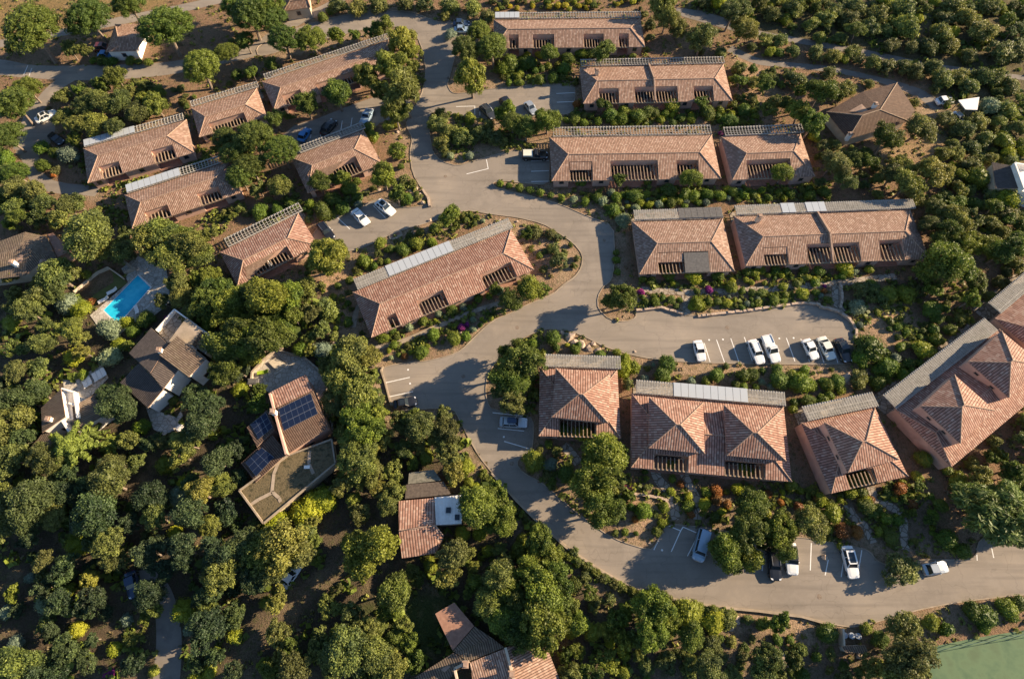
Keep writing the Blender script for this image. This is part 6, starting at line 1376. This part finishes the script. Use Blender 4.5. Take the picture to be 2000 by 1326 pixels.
# ---- low cover nobody could count: tufts, weeds, cushions, leaf litter
rg = np.random.default_rng(21)
def cover(name, n, polys, size, height, material, label, seed, avoid=True, zmin=-.02):
    rg = np.random.default_rng(seed); V = []; Fc = []; T = []
    X = rg.uniform(-125, 125, n); Y = rg.uniform(-62, 140, n)
    qx, qy = px_of(X, Y); ok = (qx > -60) & (qx < 2060) & (qy > -60) & (qy < 1390)
    if polys:
        m = np.zeros(n, bool)
        for P in polys: m |= inside(qx, qy, P)
        ok &= m
    # clumpy
    cl = np.sin(X * .55 + 1.3 * np.sin(Y * .31)) + np.sin(Y * .62 + 1.7 * np.sin(X * .27)) + rg.normal(0, .5, n); ok &= cl > -.1
    for P in ROADS + HOUSES: ok &= ~inside(X, Y, P)
    X, Y = X[ok], Y[ok]; n = len(X)
    ii = np.clip(np.searchsorted(XS, X) - 1, 0, len(XS) - 1); jj = np.clip(np.searchsorted(YS, Y) - 1, 0, len(YS) - 1); Z = GZ[jj, ii]
    k = 9
    s = rg.uniform(.5, 1.3, (n, 1, 1)) ** 1.3 * size
    d = rg.normal(size=(n, k, 3)); d[:, :, 2] = np.abs(d[:, :, 2]); d /= np.linalg.norm(d, axis=2)[:, :, None]
    pos = np.stack([X, Y, Z + zmin], 1)[:, None, :] + d * s * np.array([1, 1, height]) * .8
    nr = d + .6 * rg.normal(size=d.shape); nr /= np.linalg.norm(nr, axis=2)[:, :, None]
    a = np.cross(nr, rg.normal(size=d.shape)); a /= np.linalg.norm(a, axis=2)[:, :, None]; b_ = np.cross(nr, a)
    h = s * rg.uniform(.3, .6, (n, k, 1))
    Q = np.stack([pos - a * h - b_ * h * .5, pos - b_ * h, pos + a * h, pos + b_ * h], 2).reshape(-1, 3)
    m = len(Q) // 4; me = bpy.data.meshes.new(name); me.from_pydata(Q.tolist(), [], [(4 * i, 4 * i + 1, 4 * i + 2, 4 * i + 3) for i in range(m)])
    at = me.attributes.new('tone', 'FLOAT', 'FACE'); tn = np.repeat(rg.uniform(0, 1, n), k) + rg.normal(0, .15, m); at.data.foreach_set('value', np.clip(tn, 0, 1)); me.materials.append(material)
    o = bpy.data.objects.new(name, me); scene.collection.objects.link(o); tag(o, label, 'ground cover', kind='stuff'); print(name, m)
DRY = foliage('dry_grass', (.16, .115, .055), (.32, .24, .12), (.25, .18, .09), .1)
cover('undergrowth', 26000, None, .42, .8, FOL['W'], 'low green undergrowth and weeds scattered over the bare soil', 1)
cover('dry_grass', 20000, None, .28, .6, DRY, 'dry straw coloured grass tufts between the shrubs', 2)
GP = [[(1120,205),(1480,200),(1480,250),(1110,250)],[(960,100),(1270,95),(1270,120),(1120,125),(1110,170),(960,170)],[(1080,360),(1620,360),(1620,400),(1430,400),(1200,430),(1150,395)],[(1240,540),(1640,530),(1640,600),(1320,604),(1250,600)],[(760,650),(980,575),(1000,600),(900,665),(760,700)],[(690,520),(900,415),(980,425),(860,460),(700,540)],
 [(1640,530),(1900,560),(1900,660),(1720,780),(1660,700)],[(1210,930),(1800,940),(1880,1080),(1700,1070),(1290,1020)],[(500,370),(620,400),(800,345),(820,395),(600,450),(500,440)],[(150,300),(560,230),(560,330),(480,360),(440,460),(200,460)],[(840,210),(1000,230),(1060,260),(1060,290),(860,320)],[(940,650),(1060,640),(1060,860),(940,800)],[(1000,880),(1200,900),(1290,1060),(1120,1000)]]
cover('garden_cover', 85000, GP, .62, .75, FOL['L'], 'low bright green planting that fills the garden beds', 5)
cover('scrub_mass', 14000, [[(0,560),(640,560),(760,820),(900,820),(1260,1190),(1240,1326),(0,1326)], [(1300,-60),(2060,-60),(2060,330),(1830,300),(1820,140),(1340,40)], [(1830,300),(2060,250),(2060,560),(1850,470)]], 1.0, .9, FOL['G'], 'dark leafy undergrowth below the wood and on the hillside', 3)
# scrub and woodland that goes on beyond the edges of the picture: leafy masses nobody would count
rg = np.random.default_rng(77); n = 5200
X = rg.uniform(-200, 210, n); Y = rg.uniform(-130, 230, n); qx, qy = px_of(X, Y)
ok = ~((qx > -45) & (qx < 2060) & (qy > -30) & (qy < 1400))
ok &= (np.sin(X * .13 + 1.3 * np.sin(Y * .07)) + np.sin(Y * .16 + 1.7 * np.sin(X * .09)) + rg.normal(0, .6, n)) > -.7
for P in ROADS + HOUSES: ok &= ~inside(X, Y, expand(P, 2))
X, Y = X[ok], Y[ok]; n = len(X); k = 70
s = rg.uniform(1.0, 2.6, (n, 1, 1)); c = np.stack([X, Y, s[:, 0, 0] * .8], 1)[:, None, :]
d = rg.normal(size=(n, k, 3)); d /= np.linalg.norm(d, axis=2)[:, :, None]
pos = c + d * s * rg.uniform(.55, 1.15, (n, k, 1)) * np.array([1, 1, .85]); nr = d + .7 * rg.normal(size=d.shape); nr /= np.linalg.norm(nr, axis=2)[:, :, None]
a = np.cross(nr, rg.normal(size=d.shape)); a /= np.linalg.norm(a, axis=2)[:, :, None]; b_ = np.cross(nr, a); h = s * rg.uniform(.13, .26, (n, k, 1))
Q = np.stack([pos - a * h, pos - b_ * h, pos + a * h, pos + b_ * h], 2).reshape(-1, 3); m = len(Q) // 4
me = bpy.data.meshes.new('outer_scrub'); me.from_pydata(Q.tolist(), [], [(4 * i, 4 * i + 1, 4 * i + 2, 4 * i + 3) for i in range(m)])
at = me.attributes.new('tone', 'FLOAT', 'FACE'); at.data.foreach_set('value', np.clip(np.repeat(rg.uniform(.1, .9, n), k) + rg.normal(0, .2, m), 0, 1)); me.materials.append(FOL['O'])
o = bpy.data.objects.new('outer_scrub', me); scene.collection.objects.link(o); tag(o, 'scrub and small trees growing on all round the estate', 'scrub', kind='stuff')
